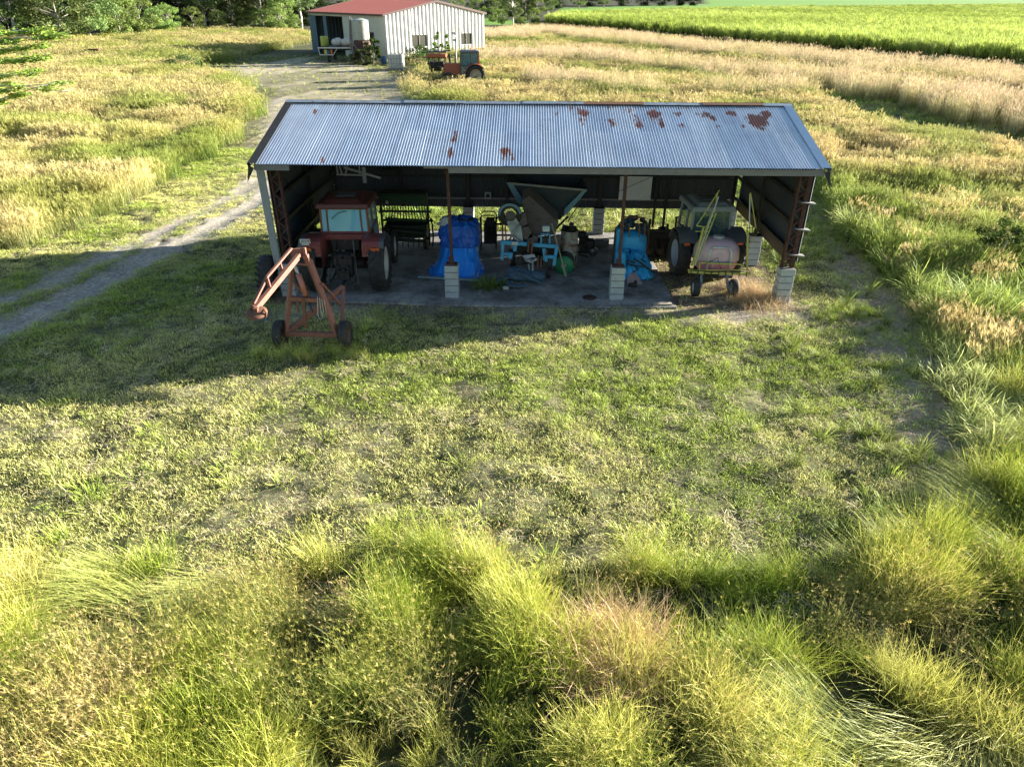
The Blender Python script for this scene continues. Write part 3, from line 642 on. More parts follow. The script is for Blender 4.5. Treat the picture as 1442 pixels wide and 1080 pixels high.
# ---------------------------------------------------------------- sprayer with folded yellow booms
YEL = paint((.42, .42, .10), .55, dirt=.3, rust=.1, sc=6, key='yellow'); PALE = paint((.50, .55, .57), .4, .2, dirt=.2, key='pale')
sp = thing('boom_sprayer', 'field sprayer with faded pink tank and folded yellow booms in the end bay', 'sprayer', (5.85, 20.2, 0)); O = (5.85, 20.2, 0)
PINK = paint((.62, .44, .48), .45, dirt=.25, sc=2, dc=(.30, .12, .14), key='pink'); PINKL = paint((.55, .22, .27), .45, dirt=.3, sc=2, dc=(.22, .07, .08), key='pinklow')
def blob(b, c, d, n=20, m=12, p=3.2, z0=-1, z1=1):
    vs = []; fs = []
    for j in range(m+1):
        v = z0+(z1-z0)*j/m; r = max(0.0, 1-abs(v)**p)**(1/p)
        for k in range(n):
            t = 2*math.pi*k/n; cx_, sy = math.cos(t), math.sin(t); q = (abs(cx_)**p+abs(sy)**p)**(-1/p)
            vs.append((c[0]+d[0]*r*q*cx_, c[1]+d[1]*r*q*sy, c[2]+d[2]*v))
    for j in range(m):
        for k in range(n):
            k2 = (k+1) % n; fs.append((j*n+k, j*n+k2, (j+1)*n+k2, (j+1)*n+k))
    fs.append(tuple(range(n))[::-1]); fs.append(tuple(m*n+k for k in range(n)))
    return b.add(vs, fs, True)
b = MB(); blob(b, (.02, .45, 1.02), (.68, .52, .56), z0=-.15, p=2.8); tk = b.build('tank', PINK, sp)
b = MB(); blob(b, (.02, .45, 1.02), (.66, .50, .54), z0=-1, z1=-.12, p=2.8); b.build('tank_bottom', PINKL, sp)
b = MB(); b.lathe([(.17, 0), (.17, .05), (.15, .06), (.001, .06)], (.03, .45, 1.57), 'z', 20); b.build('tank_lid', WHITE, tk)
b = MB(); b.lathe([(.70, 0), (.715, 0), (.715, .07), (.70, .07)], (0, 0, 0), Matrix(((1, 0, 0), (0, .77, 0), (0, 0, 1))), 28); ring = b.build('tank_band', LGREY, sp, (.02, .45, .92))
b = MB()
for s in (-1, 1):
    b.tube([(s*.36, -.14, .62), (s*.32, -.12, 1.30), (s*.26, -.08, 1.42)], .028, 8)
b.tube([(-.26, -.08, 1.42), (.26, -.08, 1.42)], .028, 8); b.tube([(-.2, -.12, .8), (0, -.1, 1.38), (.2, -.12, .8)], .008, 5); b.build('hoop_frame', PALE, sp)
b = MB(); b.bar((-.92, -.22, .70), (.98, -.20, .64), .07, .07); b.bar((-.62, -.2, .98), (.70, -.2, .94), .035); b.bar((-.62, -.2, .98), (-.58, -.2, .7), .035); b.bar((.70, -.2, .94), (.60, -.2, .7), .035); b.bar((-.95, -.24, .76), (.9, -.24, .78), .025); b.build('rear_bar', YEL, sp)
b = MB()
for k in range(9): x = -.85+k*.21; b.tube([(x, -.27, .76), (x, -.27, .62)], .014, 5); b.box((x, -.27, .60), (.03, .03, .03))
b.tube([(-.9, -.27, .8), (-.3, -.3, .72), (.3, -.28, .76), (.95, -.27, .7)], .012, 5); b.tube([(-.5, -.22, .9), (-.1, -.2, 1.15), (.1, -.22, .7)], .01, 5); b.build('nozzles', DARK, sp)
def lad(b, p, q, w, wd, n, r=.028):
    p, q, wd = Vector(p), Vector(q), Vector(wd)
    for s in (-.5, .5): b.bar(p+wd*w*s, q+wd*w*s, r)
    for k in range(n): s = .5 if k % 2 else -.5; b.bar(p.lerp(q, k/n)+wd*w*s, p.lerp(q, (k+1)/n)-wd*w*s, r*.6)
p0 = A(976, 374, 20.0); p1 = A(996, 320, 20.05); p2 = A(1010, 273, 20.1); p3 = A(981, 318, 20.05)
b = MB(O); lad(b, p0, A(1006, 300, 20.05), .12, (1, 0, 0), 9); b.bar(p0, A(991, 319, 20), .05); b.bar(A(1006, 300, 20.05), p2, .03); b.bar(p3, A(1013, 268, 20.1), .025); b.bar(p3, A(995, 320, 20.05), .03)
b.bar(A(979, 326, 20.05), A(998, 326, 20), .02); b.build('boom_arm', YEL, sp)
b = MB(O); b.bar(A(978, 374, 19.95), A(1012, 277, 20.05), .022); b.build('boom_pipe', PALE, sp)
b = MB(O); b.bar(A(1052, 380, 20.1), A(1053, 326, 20.1), .05); b.bar(A(1057, 272, 20.1), A(1064, 319, 20.1), .028); b.bar(A(1056, 272, 20.1), A(1065, 322, 20.05), .02); b.bar(A(1052, 322, 20.1), A(1065, 320, 20.1), .025); b.build('boom_arm', YEL, sp)
b = MB(O); b.bar(A(1056, 274, 20.12), A(1055, 322, 20.12), .03); b.build('boom_pipe', PALE, sp)
b = MB(O)
for x in range(1052, 1067, 4): b.bar(A(x, 320, 20.08), A(x, 328, 20.08), .02)
b.box(A(1061, 330, 20.1), (.14, .1, .06)); b.build('boom_nozzles', DARK, sp)
for s, cxp in ((-1, 979), (1, 1032)):
    x = G(cxp, 419)[0]-5.85; wheel(sp, (x, -.42, .27), .27, .20, paint((.34, .38, .42), .5, dirt=.2, key='rimgrey'), .58, 0)
    b = MB(); b.bar((x+(-s)*.16, -.42, .27), (x-s*.20, -.1, .62), .07); b.bar((x-s*.16, -.42, .27), (x, -.42, .27), .04); b.bar((x-s*.22, -.15, .60), (x-s*.22, .4, .55), .07); b.build('wheel_leg', STEEL, sp)
b = MB(); b.box((0, .45, .46), (1.0, .9, .08)); b.bar((-.4, .9, .5), (-.1, 1.3, .55), .07); b.bar((.4, .9, .5), (.1, 1.3, .55), .07); b.build('base_frame', DARK, sp)
# ---------------------------------------------------------------- red-brown pole carrier (A frame with boom)
OX = paint((.25, .105, .075), .7, dirt=.35, rust=.2, sc=5, dc=(.13, .05, .03), key='oxide')
ld = thing('grab_loader', 'red oxide A frame grab loader on two tyres with bent boom out on the grass', 'loader', (-5.5, 15.8, 0)); O = (-5.5, 15.8, 0)
b = MB(O); L0 = Vector((-6.14, 15.9, .40)); R0 = Vector((-4.80, 15.85, .40)); LT = A(411, 376, 16.2); RT = A(435, 366, 16.25); E = Vector((-4.87, 17.2, 1.18))
b.bar(L0, R0, .10, .12); b.build('axle_beam', OX, ld)
b = MB(O); b.bar(L0, LT, .11, .09); b.build('left_post', OX, ld); b = MB(O); b.bar(R0, RT, .13, .11); b.bar(RT+Vector((0, 0, -.1)), RT+Vector((-.07, 0, .12)), .14, .12); b.build('right_post', OX, ld)
b = MB(O); b.bar(A(408, 420, 16.05), A(458, 423, 16.05), .12, .10); b.bar(A(411, 371, 16.2), A(434, 373, 16.2), .05); b.build('cross_rail', OX, ld)
b = MB(O); b.bar(L0, E, .12, .12); b.build('drawbar', OX, ld); b = MB(O); b.bar(E, R0+Vector((.05, .15, 0)), .08); b.build('rear_strut', OX, ld)
b = MB(O); b.bar(A(453, 399, 16.1), A(482, 432, 16.8), .05); b.bar(A(411, 396, 16.1), A(432, 418, 16.2), .04); b.build('side_brace', OX, ld)
B0 = A(359, 436, 14.1); K = A(372, 408, 15.7); K2 = A(413, 352, 16.15)
b = MB(O); b.bar(A(421, 360, 16.2), B0, .09, .13); b.build('boom', OX, ld)
b = MB(O); b.bar(A(410, 350, 16.15), A(376, 390, 14.95), .06, .05); b.bar(A(376, 390, 14.95), A(357, 428, 14.2), .06, .05)
for q in ((394, 371, 398, 383), (376, 392, 380, 405)): yy = 16.2-2.1*(410-q[0])/52; b.bar(A(q[0], q[1], yy), A(q[2], q[3], yy), .06, .05)
b.build('boom_upper_chord', OX, ld)
b = MB(O); b.poly([A(409, 351, 16.2), A(429, 350, 16.3), A(431, 356, 16.3), A(420, 368, 16.2), A(410, 364, 16.2)], .06); b.bar(A(428, 349, 16.3), A(432, 370, 16.25), .07, .09); b.build('boom_knuckle', OX, ld)
b = MB(O); b.bar(A(379, 405, 14.85), A(381, 413, 14.85), .07); b.build('boom_lug', OX, ld)
b = MB(O); b.tube([A(420, 386, 16.1), A(431, 416, 16.05)], .07, 10); b.build('ram_cylinder', paint((.42, .16, .12), .5, dirt=.3, key='ram'), ld)
b = MB(O); b.tube([A(415, 372, 16.15), A(421, 388, 16.1)], .028, 8); b.bar(A(413, 374, 16.1), A(418, 384, 16.1), .03); b.build('ram_rod', PALE, ld)
gp = A(361, 440, 14.05); b = MB(O); b.lathe([(.001, .03), (.19, .03), (.24, .0), (.24, -.03), (.001, -.03)], gp, Matrix.Rotation(.25, 3, 'X'), 18)
b.build('grab_disc', RUST, ld); b = MB(O); b.bar(B0, gp, .07); b.box(gp+Vector((0, 0, .06)), (.1, .1, .1)); b.tube([gp+Vector((.14, -.05, .02)), gp+Vector((.20, -.06, .10)), gp+Vector((.25, -.06, .02)), gp+Vector((.22, -.08, -.08))], .025, 6); b.tube([gp+Vector((-.14, .05, .02)), gp+Vector((-.1, .05, .15)), gp+Vector((-.02, .03, .12))], .02, 6); b.build('grab_hook', RUST, ld)
for x, s in ((-6.30, -1), (-4.62, 1)):
    wheel(ld, (x+5.5, .12, .37), .37, .22, paint((.10, .07, .05), .8, dirt=.5, key='oldrim'), .55, 0)
b = MB(O)
for k, (x, y) in enumerate(((447, 420), (450, 421), (453, 423), (456, 424))):
    b.tube([A(x, y-2, 15.95), A(x+.5+k, y+15, 15.93), A(x+1+(k % 2)*2, y+26-k, 15.93)], .012, 6)
b.tube([A(448, 446, 15.93), A(452, 450, 15.93), A(455, 446, 15.93)], .012, 6); b.build('rope', paint((.45, .43, .35), .9, dirt=.1, key='rope'), ld)
b = MB(O); b.bar(A(427, 420, 16.0), A(431, 462, 15.9), .08, .05); b.bar(A(418, 421, 16.0), A(420, 440, 15.95), .05, .03); b.build('hanging_prop', RUST, ld)
b = MB(O); b.tube([A(423, 378, 16.1), A(430, 380, 16.2), A(431, 400, 16.2), A(434, 425, 16.1), A(441, 440, 16)], .012, 6); b.tube([A(432, 402, 16), A(436, 410, 16), A(438, 430, 16)], .01, 6); b.build('hydraulic_hose', DARK, ld)
# tyre leaning against the outer post
ty = thing('old_tyre', 'large bare black tyre leaning outside the left end post of the long shed', 'tyre', (-7.72, 19.35, 0)); b = MB()
b.lathe([(.34, -.16), (.52, -.2), (.60, -.12), (.62, 0), (.60, .12), (.52, .2), (.34, .16), (.36, 0), (.34, -.16)], (0, 0, .64), Matrix.Rotation(rad(12), 3, 'Z')@Matrix(((0, 0, 1), (1, 0, 0), (0, 1, 0))), 32)
for k in range(20):
    a = k*math.pi/10
    for s in (-1, 1): b.bar((s*.03, .61*math.sin(a), .64+.61*math.cos(a)), (s*.17, .58*math.sin(a+.2), .64+.58*math.cos(a+.2)), .05, .05)
b.build('tread', RUBBER, ty)
# ---------------------------------------------------------------- green combine / seed drill
GRN = paint((.025, .07, .03), .5, dirt=.4, rust=.1, key='green'); GRND = paint((.018, .04, .02), .6, dirt=.4, key='greend')
gd = thing('seed_drill', 'dark green seed drill with toothed racks standing behind the red tractor', 'seed drill', (-4.1, 23.8, 0)); O = (-4.1, 23.8, 0)
b = MB(O); b.box((-4.32, 24.2, 1.78), (1.55, .50, .30), top=(1.0, 1.2)); b.build('hopper', GRN, gd, bev=.01)
b = MB(O); b.box((-4.32, 24.2, 1.97), (1.60, .66, .03)); b.build('hopper_lid', GRND, gd)
b = MB(O); b.bar((-4.32-.85, 23.85, 1.38), (-3.35, 23.85, 1.38), .05, .07); b.bar((-5.1, 23.9, 1.05), (-3.3, 23.9, 1.05), .05, .07)
for x in (-5.15, -3.5): b.bar((x, 24.1, 0.3), (x, 24.1, 1.95), .07, .09)
b.bar((-3.45, 23.3, 1.22), (-4.9, 23.5, 1.22), .07); b.bar((-3.45, 23.3, 1.22), (-3.5, 24.1, 1.3), .06); b.build('frame', GRN, gd)
b = MB(O)
for k in range(17): x = -5.0+k*.095; b.bar((x, 23.88, 1.60), (x+.02, 23.86, 1.40), .035, .02); b.bar((x, 23.9, 1.36), (x+.09*(k/8-1), 23.9, 1.10), .035, .02)
b.build('tine_rack', GRND, gd)
b = MB(O); b.box((-4.25, 23.9, .72), (1.5, .55, .45)); b.tube([(-5.0, 23.5, .85), (-3.5, 23.5, .7)], .08, 10); b.tube([(-5.0, 23.45, .5), (-3.5, 23.45, .45)], .06, 10)
for k in range(8): x = -4.9+k*.19; b.bar((x, 23.6, .9), (x, 23.3, .25), .03, .08)
b.build('lower_body', GRND, gd, bev=.02)
for x in (-3.42, -3.30): b = MB(O); b.tube([(x, 23.4, 1.28), (x+.06, 23.2, 1.1), (x+.08, 23.15, .7), (x+.04, 23.2, .35)], .03, 6); b.build('side_guard', GRND, gd)
for x in (-5.0, -3.6): wheel(gd, (x+4.1, .15, .3), .30, .14, GRND, .5, 0)
b = MB(O); b.box((-4.85, 23.75, 1.72), (.09, .05, .10)); b.build('reflector', WHITE, gd)
# ---------------------------------------------------------------- blue tarp over something
def cloth(path_rows, name, mat_, parent, seed=1, amp=.03, sub=1, org=(0, 0, 0)):
    """rows of points (a closed or open strip grid) displaced into folds"""
    R = np.array(path_rows, float); nr, nc = R.shape[:2]
    ku = 6; a = np.linspace(0, nr-1, (nr-1)*ku+1); c = np.linspace(0, nc-1, (nc-1)*ku+1)
    ai = np.clip(a.astype(int), 0, nr-2); af = a-ai; af = af*af*(3-2*af); ci = np.clip(c.astype(int), 0, nc-2); cf = c-ci
    X = (R[ai][:, ci]*(1-af)[:, None, None]*(1-cf)[None, :, None]+R[ai+1][:, ci]*af[:, None, None]*(1-cf)[None, :, None]
         + R[ai][:, ci+1]*(1-af)[:, None, None]*cf[None, :, None]+R[ai+1][:, ci+1]*af[:, None, None]*cf[None, :, None])
    CC, AA = np.meshgrid(c, a)
    f = np.abs(fbm(CC*1.9+AA*.35, AA*.5-CC*.3, seed, 4)-.5)*2; g = fbm(CC*1.2, AA*1.2, seed+5, 3)-.5
    du = np.gradient(X, axis=1); dv = np.gradient(X, axis=0); nn = np.cross(du, dv); nn /= np.linalg.norm(nn, axis=-1, keepdims=True)+1e-9
    X = X+nn*((f-.3)*amp*2+g*amp*1.5)[..., None]
    X[..., 2] = np.maximum(X[..., 2], .045)
    b = MB(org); h, w = X.shape[:2]; vs = [tuple(p) for p in X.reshape(-1, 3)]
    b.add(vs, [(i*w+j, i*w+j+1, (i+1)*w+j+1, (i+1)*w+j) for i in range(h-1) for j in range(w-1)], True)
    o = b.build(name, mat_, parent); s = o.modifiers.new('sub', 'SUBSURF'); s.levels = s.render_levels = 1; return o
TARP = paint((.015, .27, .95), .42, dirt=.18, sc=2, dc=(.01, .05, .22), bump=.3, key='tarp')
tp = thing('tarp_covered_machine', 'bright blue tarpaulin draped over a tall machine behind the second pier', 'tarp', (-2.25, 21.6, 0)); O = (-2.25, 21.6, 0)
def loop(z, x0, x1, y0, y1, n=17, back=True):
    pts = []
    for k in range(n):
        t = 2*math.pi*k/(n-1)+math.pi*.5; c_, s_ = math.cos(t), math.sin(t); q = (abs(c_)**3.5+abs(s_)**3.5)**(-1/3.5)
        pts.append(((x0+x1)/2+(x1-x0)/2*q*c_, (y0+y1)/2+(y1-y0)/2*q*s_, z))
    return pts
rows = [loop(.05, -3.18, -1.38, 20.75, 22.7), loop(.10, -3.05, -1.50, 20.95, 22.7), loop(.45, -2.88, -1.56, 21.25, 22.7), loop(.80, -2.80, -1.60, 21.5, 22.7), loop(1.15, -2.86, -1.56, 21.6, 22.75), loop(1.48, -2.74, -1.66, 21.7, 22.75), loop(1.60, -2.5, -1.9, 21.95, 22.6), loop(1.62, -2.25, -2.15, 22.2, 22.3)]
cloth(rows, 'tarp_sheet', TARP, tp, 3, .06, org=O)
rows2 = [loop(.86, -2.86, -1.50, 21.44, 22.78), loop(1.0, -2.86, -1.50, 21.46, 22.8), loop(1.18, -2.90, -1.50, 21.55, 22.8), loop(1.50, -2.77, -1.60, 21.66, 22.8), loop(1.635, -2.5, -1.9, 21.9, 22.6), loop(1.655, -2.25, -2.15, 22.2, 22.3)]
cloth(rows2, 'upper_tarp', paint((.012, .11, .50), .45, dirt=.2, sc=2, dc=(.01, .03, .12), bump=.3, key='tarpd'), tp, 8, .08, org=O)
b = MB(O); b.lathe([(.26, 0), (.27, .012), (.001, .02)], (-1.98, 22.1, 1.63), 'z', 20); b.build('dark_patch', paint((.02, .03, .06), .8, dirt=.2, key='patch'), tp)
wc = thing('cloth_bag', 'white cloth bundle on top of the blue tarpaulin', 'cloth', (-2.72, 22.0, 1.5)); b = MB()
for k in range(5): blob(b, (random.uniform(-.06, .06)+k*.02, 0, .05*k), (.22-.02*k, .17, .05), 14, 6, 2.2)
b.build('folds', paint((.45, .50, .50), .9, dirt=.1, key='cloth'), wc)
pp = thing('timber_rail', 'long pale rail lying on the foot of the blue tarpaulin', 'rail', (-2.35, 20.7, .10)); b = MB((-2.35, 20.7, .10)); b.bar((-3.46, 20.85, .11), (-1.44, 20.6, .11), .09, .06); b.build('rail', paint((.22, .33, .36), .8, dirt=.4, key='railc'), pp)
# ---------------------------------------------------------------- motor with frame behind the tarp
en = thing('pump_engine', 'small dark pump engine in a tube frame behind the blue tarpaulin', 'engine', (-1.2, 24.0, 0)); O = (-1.2, 24.0, 0)
b = MB(O); b.box((-1.28, 24, .62), (.45, .5, .7)); b.box((-1.28, 23.9, 1.05), (.3, .3, .2)); b.lathe([(.17, 0), (.17, .06), (.001, .08)], (-1.25, 23.74, .7), 'y', 14)
for k in range(7): b.tube([(-1.45+k*.05, 23.74, .9), (-1.4+k*.06, 23.66, .65), (-1.5+k*.07, 23.74, .4)], .018, 5)
b.build('engine_block', DARK, en, bev=.02)
b = MB(O)
for y in (23.75, 24.25): b.tube([(-1.62, y, .04), (-1.62, y, 1.22), (-1.52, y, 1.30), (-1.15, y, 1.30), (-1.08, y, 1.2), (-1.08, y, .04)], .022, 7)
b.tube([(-1.08, 23.8, 1.08), (-1.0, 23.8, 1.25), (-.9, 23.8, 1.27), (-.55, 23.8, 1.27), (-.5, 23.8, 1.1)], .025, 7); b.bar((-1.05, 23.9, .95), (-.5, 23.9, .95), .1, .05); b.bar((-1.05, 23.9, .55), (-.5, 23.9, .55), .08, .05); b.build('tube_frame', DARK, en)
b = MB(O); b.lathe([(.10, -.04), (.12, 0), (.10, .04)], (-.86, 23.85, 1.1), 'y', 14); b.lathe([(.001, -.03), (.04, -.03), (.04, .05)], (-.86, 23.85, 1.1), 'y', 10); b.build('hand_wheel', RUST, en)
# ---------------------------------------------------------------- cane planter
BRN = paint((.11, .095, .085), .8, dirt=.4, rust=.1, sc=5, dc=(.05, .04, .035), key='brown'); SKY = paint((.10, .22, .30), .5, dirt=.35, rust=.15, sc=3, key='sky')
SHADEBLUE = paint((.018, .035, .048), .6, dirt=.3, key='shadeblue')  # hopper blue darkened, its shade is put into the colour
cp = thing('cane_planter', 'blue cane planter with big flared hopper and brown elevator in the middle bay', 'planter', (.3, 21.9, 0)); O = (.3, 21.9, 0)
b = MB(O); F = [A(714, 258, 22.9), A(826, 268, 22.9)]; Bk = [A(722, 243, 24.4), A(820, 250, 24.4)]; q1 = Vector((.55, 23.0, 1.42)); q2 = Vector((1.12, 23.0, 1.38)); q3 = Vector((1.1, 23.7, 1.42)); q4 = Vector((.6, 23.7, 1.42))
b.poly([F[0], F[1], q2, q1], .02); b.poly([F[1], Bk[1], q3, q2], .02); b.poly([Bk[1], Bk[0], q4, q3], .02); b.poly([Bk[0], F[0], q1, q4], .02); b.build('hopper', SHADEBLUE, cp)
b = MB(O); b.bar(F[0], F[1], .07, .06); b.build('hopper_rim', paint((.26, .27, .26), .6, dirt=.5, rust=.2, key='rim2'), cp); b = MB(O); b.bar(F[0], Bk[0], .05); b.bar(F[1], Bk[1], .05); b.bar(Bk[0], Bk[1], .05, .05); b.build('hopper_top_frame', SHADEBLUE, cp)
b = MB(O); f = Vector((0, -.04, 0)); b.poly([F[0]+f, F[0]+f+Vector((.18, 0, 0)), A(742, 290, 22.8), A(729, 286, 22.8)], .02); b.build('left_flare', SKY, cp)
b = MB(O); b.poly([F[1]+f, A(820, 269, 22.85), A(795, 294, 22.8), A(794, 303, 22.8), A(802, 298, 22.8)], .02); b.build('right_flare', SKY, cp)
b = MB(O); b.bar(A(818, 283, 22.8), A(800, 312, 22.9), .03); b.bar(A(800, 305, 22.9), A(770, 335, 22.6), .05); b.build('side_rod', DARK, cp)
b = MB(O); ch = [A(735, 283, 21.9), A(746, 276, 22.0), A(786, 313, 22.0), A(782, 331, 21.9), A(748, 334, 21.8), A(739, 311, 21.8)]; b.poly([p+Vector((0, 0, 0)) for p in ch], .55, (0, .93, .35)); b.build('chute', BRN, cp, bev=.01)
b = MB(O)
for k in range(14): p = ch[0].lerp(ch[3], random.uniform(.1, .9))+Vector((random.uniform(-.12, .2), -.02, random.uniform(-.15, .15))); b.box(p, (.03, .02, .03))
b.build('chute_bolts', DARK, cp)
pc = A(718, 302, 21.45)
b = MB(O); b.lathe([(.20, -.06), (.36, -.08), (.38, 0), (.36, .10), (.2, .1)], pc, 'y', 28); b.build('drive_pulley', DARK, cp)
b = MB(O)
for k in range(11):
    a0 = rad(10+k*17); a1 = rad(10+(k+1)*17)
    if k < 10: b.poly([pc+Vector((math.cos(a)*r, -.11, math.sin(a)*r)) for r, a in ((.30, a0), (.38, a0), (.38, a1), (.30, a1))], .03)
b.build('pulley_guard', SKY, cp)
b = MB(O); b.lathe([(.001, -.05), (.15, -.05), (.17, .02)], pc+Vector((.02, -.09, -.04)), 'y', 18); b.build('hub_plate', BRN, cp)
b = MB(O); tr = [A(733, 300, 21.5), A(737, 318, 21.5), A(744, 334, 21.5), A(757, 341, 21.5), A(775, 342, 21.5), A(788, 337, 21.6)]
for i in range(5): b.bar(tr[i], tr[i+1]+(tr[i+1]-tr[i])*.08, .30, .12, up=(0, 1, 0))
b.build('elevator_trough', BRN, cp)
b = MB(O); b.poly([A(716, 308, 21.35), A(727, 308, 21.35), A(734, 320, 21.35), A(737, 342, 21.35), A(727, 344, 21.35), A(718, 326, 21.35), A(714, 314, 21.35)], .05); b.build('gearbox_plate', paint((.34, .40, .42), .6, dirt=.4, rust=.2, sc=6, key='gb'), cp)
b = MB(O); b.box(A(721, 316, 21.3), (.12, .03, .09)); b.tube([A(716, 340, 21.3), A(731, 316, 21.3)], .03, 8); b.tube([A(722, 332, 21.3), A(733, 342, 21.28)], .05, 8)
b.lathe([(.001, -.03), (.08, -.03), (.08, .03)], A(722, 348, 21.3), 'y', 14); b.build('gearbox_fittings', STEEL, cp)
b = MB(O); b.bar(A(707, 287, 21.8), A(708, 340, 21.4), .05); b.bar(A(710, 300, 21.6), A(713, 340, 21.4), .04); b.build('mast', RUST, cp)
# toolbar
TB1, TB2 = A(705, 341, 21.2), A(785, 347, 21.2)
b = MB(O); m = TB1.lerp(TB2, .47); m2 = TB1.lerp(TB2, .55); b.bar(TB1, m, .12, .12); b.bar(m2, TB2, .12, .12); b.build('toolbar', BLUE, cp, bev=.01)
b = MB(O); b.box(A(725, 343, 21.13), (.2, .02, .1)); b.build('toolbar_plate', WHITE, cp)
for pts in (((708, 342), (707, 366)), ((726, 345), (725, 354)), ((784, 347), (780, 374)), ((766, 350), (767, 366))):
    b = MB(O); b.bar(A(*pts[0], 21.15), A(*pts[1], 21.1), .10, .08); b.build('shank', BLUE, cp, bev=.008)
b = MB(O); b.bar(A(706, 357, 21.1), A(722, 358, 21.1), .10, .1); b.bar(A(719, 358, 21.08), A(718, 364, 21.08), .14, .08); b.bar(A(766, 361, 21.1), A(783, 362, 21.1), .10, .1); b.bar(A(769, 362, 21.08), A(769, 368, 21.08), .1, .08); b.build('lower_bracket', BLUE, cp, bev=.008)
b = MB(O)
for x, y0, y1 in ((707, 366, 372), (719, 364, 372), (780, 374, 378), (758, 360, 379), (763, 362, 377), (745, 340, 356), (750, 338, 358), (770, 352, 360)): b.bar(A(x, y0, 21.1), A(x-1.5, y1, 21.0), .045, .03)
b.build('tines', RUST, cp)
b = MB(O); b.bar(A(744, 372, 21.0), A(746, 386, 20.8), .05); b.bar(A(750, 368, 21.0), A(750, 384, 20.8), .05); b.bar(A(746, 386, 20.8), A(750, 384, 20.8), .05); b.poly([A(735, 360, 21), A(752, 358, 21), A(757, 366, 20.9), A(747, 371, 20.9), A(740, 368, 20.9)], .04); b.build('share_frame', STEEL, cp)
b = MB(O)
for k in range(3): b.tube([A(738+k*4, 356, 21.1), A(742+k*3, 366+k, 20.95), A(750+k*3, 363, 20.95)], .02, 5)
b.tube([A(755, 362, 20.9), A(745, 371, 20.9), A(735, 365, 21)], .012, 5); b.build('hoses', DARK, cp)
b = MB(O); b.box((.30, 22.2, .75), (1.5, .7, .4)); b.box((.2, 21.6, .5), (.7, .4, .3)); b.build('frame_body', DARK, cp, bev=.02)
for x in (-.45, 1.0): wheel(cp, (x-.3, .4, .34), .34, .18, BRN, .5, 0)
wheel(cp, (A(773, 372, 21).x-.3, -.75, .17), .17, .13, STEEL, .4, 0, name='press_wheel')
b = MB(O); b.bar(A(762, 330, 21.1), A(762, 343, 21.1), .045); b.bar(A(774, 330, 21.1), A(774, 343, 21.1), .045); b.bar(A(762, 330, 21.1), A(774, 330, 21.1), .045); b.build('seat_stand', BLUE, cp)
b = MB(O); c = A(769, 322, 21.1); b.box(c, (.22, .16, .17)); st = b.build('control_box', paint((.52, .62, .62), .6, dirt=.1, key='cbx'), cp, bev=.015); b = MB(O); b.bar(A(768, 328, 21.15), A(769, 342, 21.2), .07); b.build('box_stem', DARK, cp)
b = MB(O); b.box(c+Vector((-.04, -.085, .03)), (.03, .01, .02)); b.box(c+Vector((.04, -.085, .03)), (.03, .01, .02)); b.build('box_switch', DARK, cp)
# ---------------------------------------------------------------- drum, reel, pole, second engine
dr = thing('rusty_drum', 'white steel drum with rust streaks and scrap on top', 'drum', (1.42, 22.2, .04)); b = MB(); b.lathe([(.001, 0), (.28, 0), (.29, .02), (.285, .40), (.295, .42), (.285, .44), (.285, .80), (.295, .82), (.285, .84), (.285, 1.2), (.295, 1.22), (.29, 1.24), (.27, 1.22), (.001, 1.2)], n=28)
b.build('drum_body', paint((.36, .36, .32), .6, dirt=.35, rust=.55, sc=2.5, key='drum'), dr)
sc_ = thing('scrap_parts', 'heap of black scrap fittings on the white rusty drum', 'scrap', (1.42, 22.2, 1.25)); b = MB()
for k in range(9): b.box((random.uniform(-.2, .2), random.uniform(-.15, .15), random.uniform(.02, .10)), (random.uniform(.06, .18), .1, random.uniform(.05, .14)), (random.random(), random.random(), random.random()))
b.lathe([(.001, 0), (.08, 0), (.08, .2), (.03, .23), (.001, .23)], (.05, 0, .05), n=10); b.tube([(-.2, 0, .02), (-.24, 0, .12), (-.18, 0, .2)], .03, 6); b.build('scrap', DARK, sc_)
rl = thing('cable_reel', 'large reel with green end disc in front of the rusty drum', 'reel', (1.28, 21.75, .35)); b = MB()
ax = Matrix.Rotation(rad(-8), 3, 'Z')@Matrix(((1, 0, 0), (0, 0, -1), (0, 1, 0)))
b.lathe([(.001, .34), (.30, .34), (.31, .30), (.31, .36), (.001, .36)], (0, 0, 0), ax, 30); b.build('green_end', paint((.02, .22, .10), .5, dirt=.3, sc=3, key='gdisc'), rl)
b = MB(); b.lathe([(.001, -.36), (.34, -.36), (.35, -.33), (.34, -.30), (.28, -.28), (.28, .29), (.31, .30)], (0, 0, .02), ax, 28); b.build('coil', paint((.045, .04, .035), .8, dirt=.4, key='coil'), rl)
b = MB(); b.lathe([(.08, .34), (.08, .47), (.001, .47)], (0, 0, 0), ax, 16); b.build('hub', paint((.36, .34, .26), .7, dirt=.3, key='hub'), rl)
pk = thing('timber_pole', 'thin weathered pole propped against the blue toolbar beside the green reel', 'pole', (1.3, 21.15, 0)); b = MB((1.3, 21.15, 0)); q0, q1_ = A(777, 315, 21.3), Vector((1.31, 21.12, .06)); b.bar(q0, q1_, .035, .035); b.bar(q1_+(q0-q1_)*.02, q1_+(q0-q1_)*.22, .09, .05); b.build('pole', paint((.34, .32, .20), .8, dirt=.3, key='pole'), pk)
e2 = thing('small_engine', 'loose black petrol engine on the slab right of the white drum', 'engine', (2.1, 23.4, .04)); b = MB(); b.box((-.05, 0, .3), (.4, .4, .4)); b.box((-.1, 0, .58), (.32, .3, .2)); blob(b, (-.2, -.1, .75), (.18, .16, .12)); blob(b, (.1, -.15, .45), (.2, .2, .18)); b.build('block', DARK, e2, bev=.02)
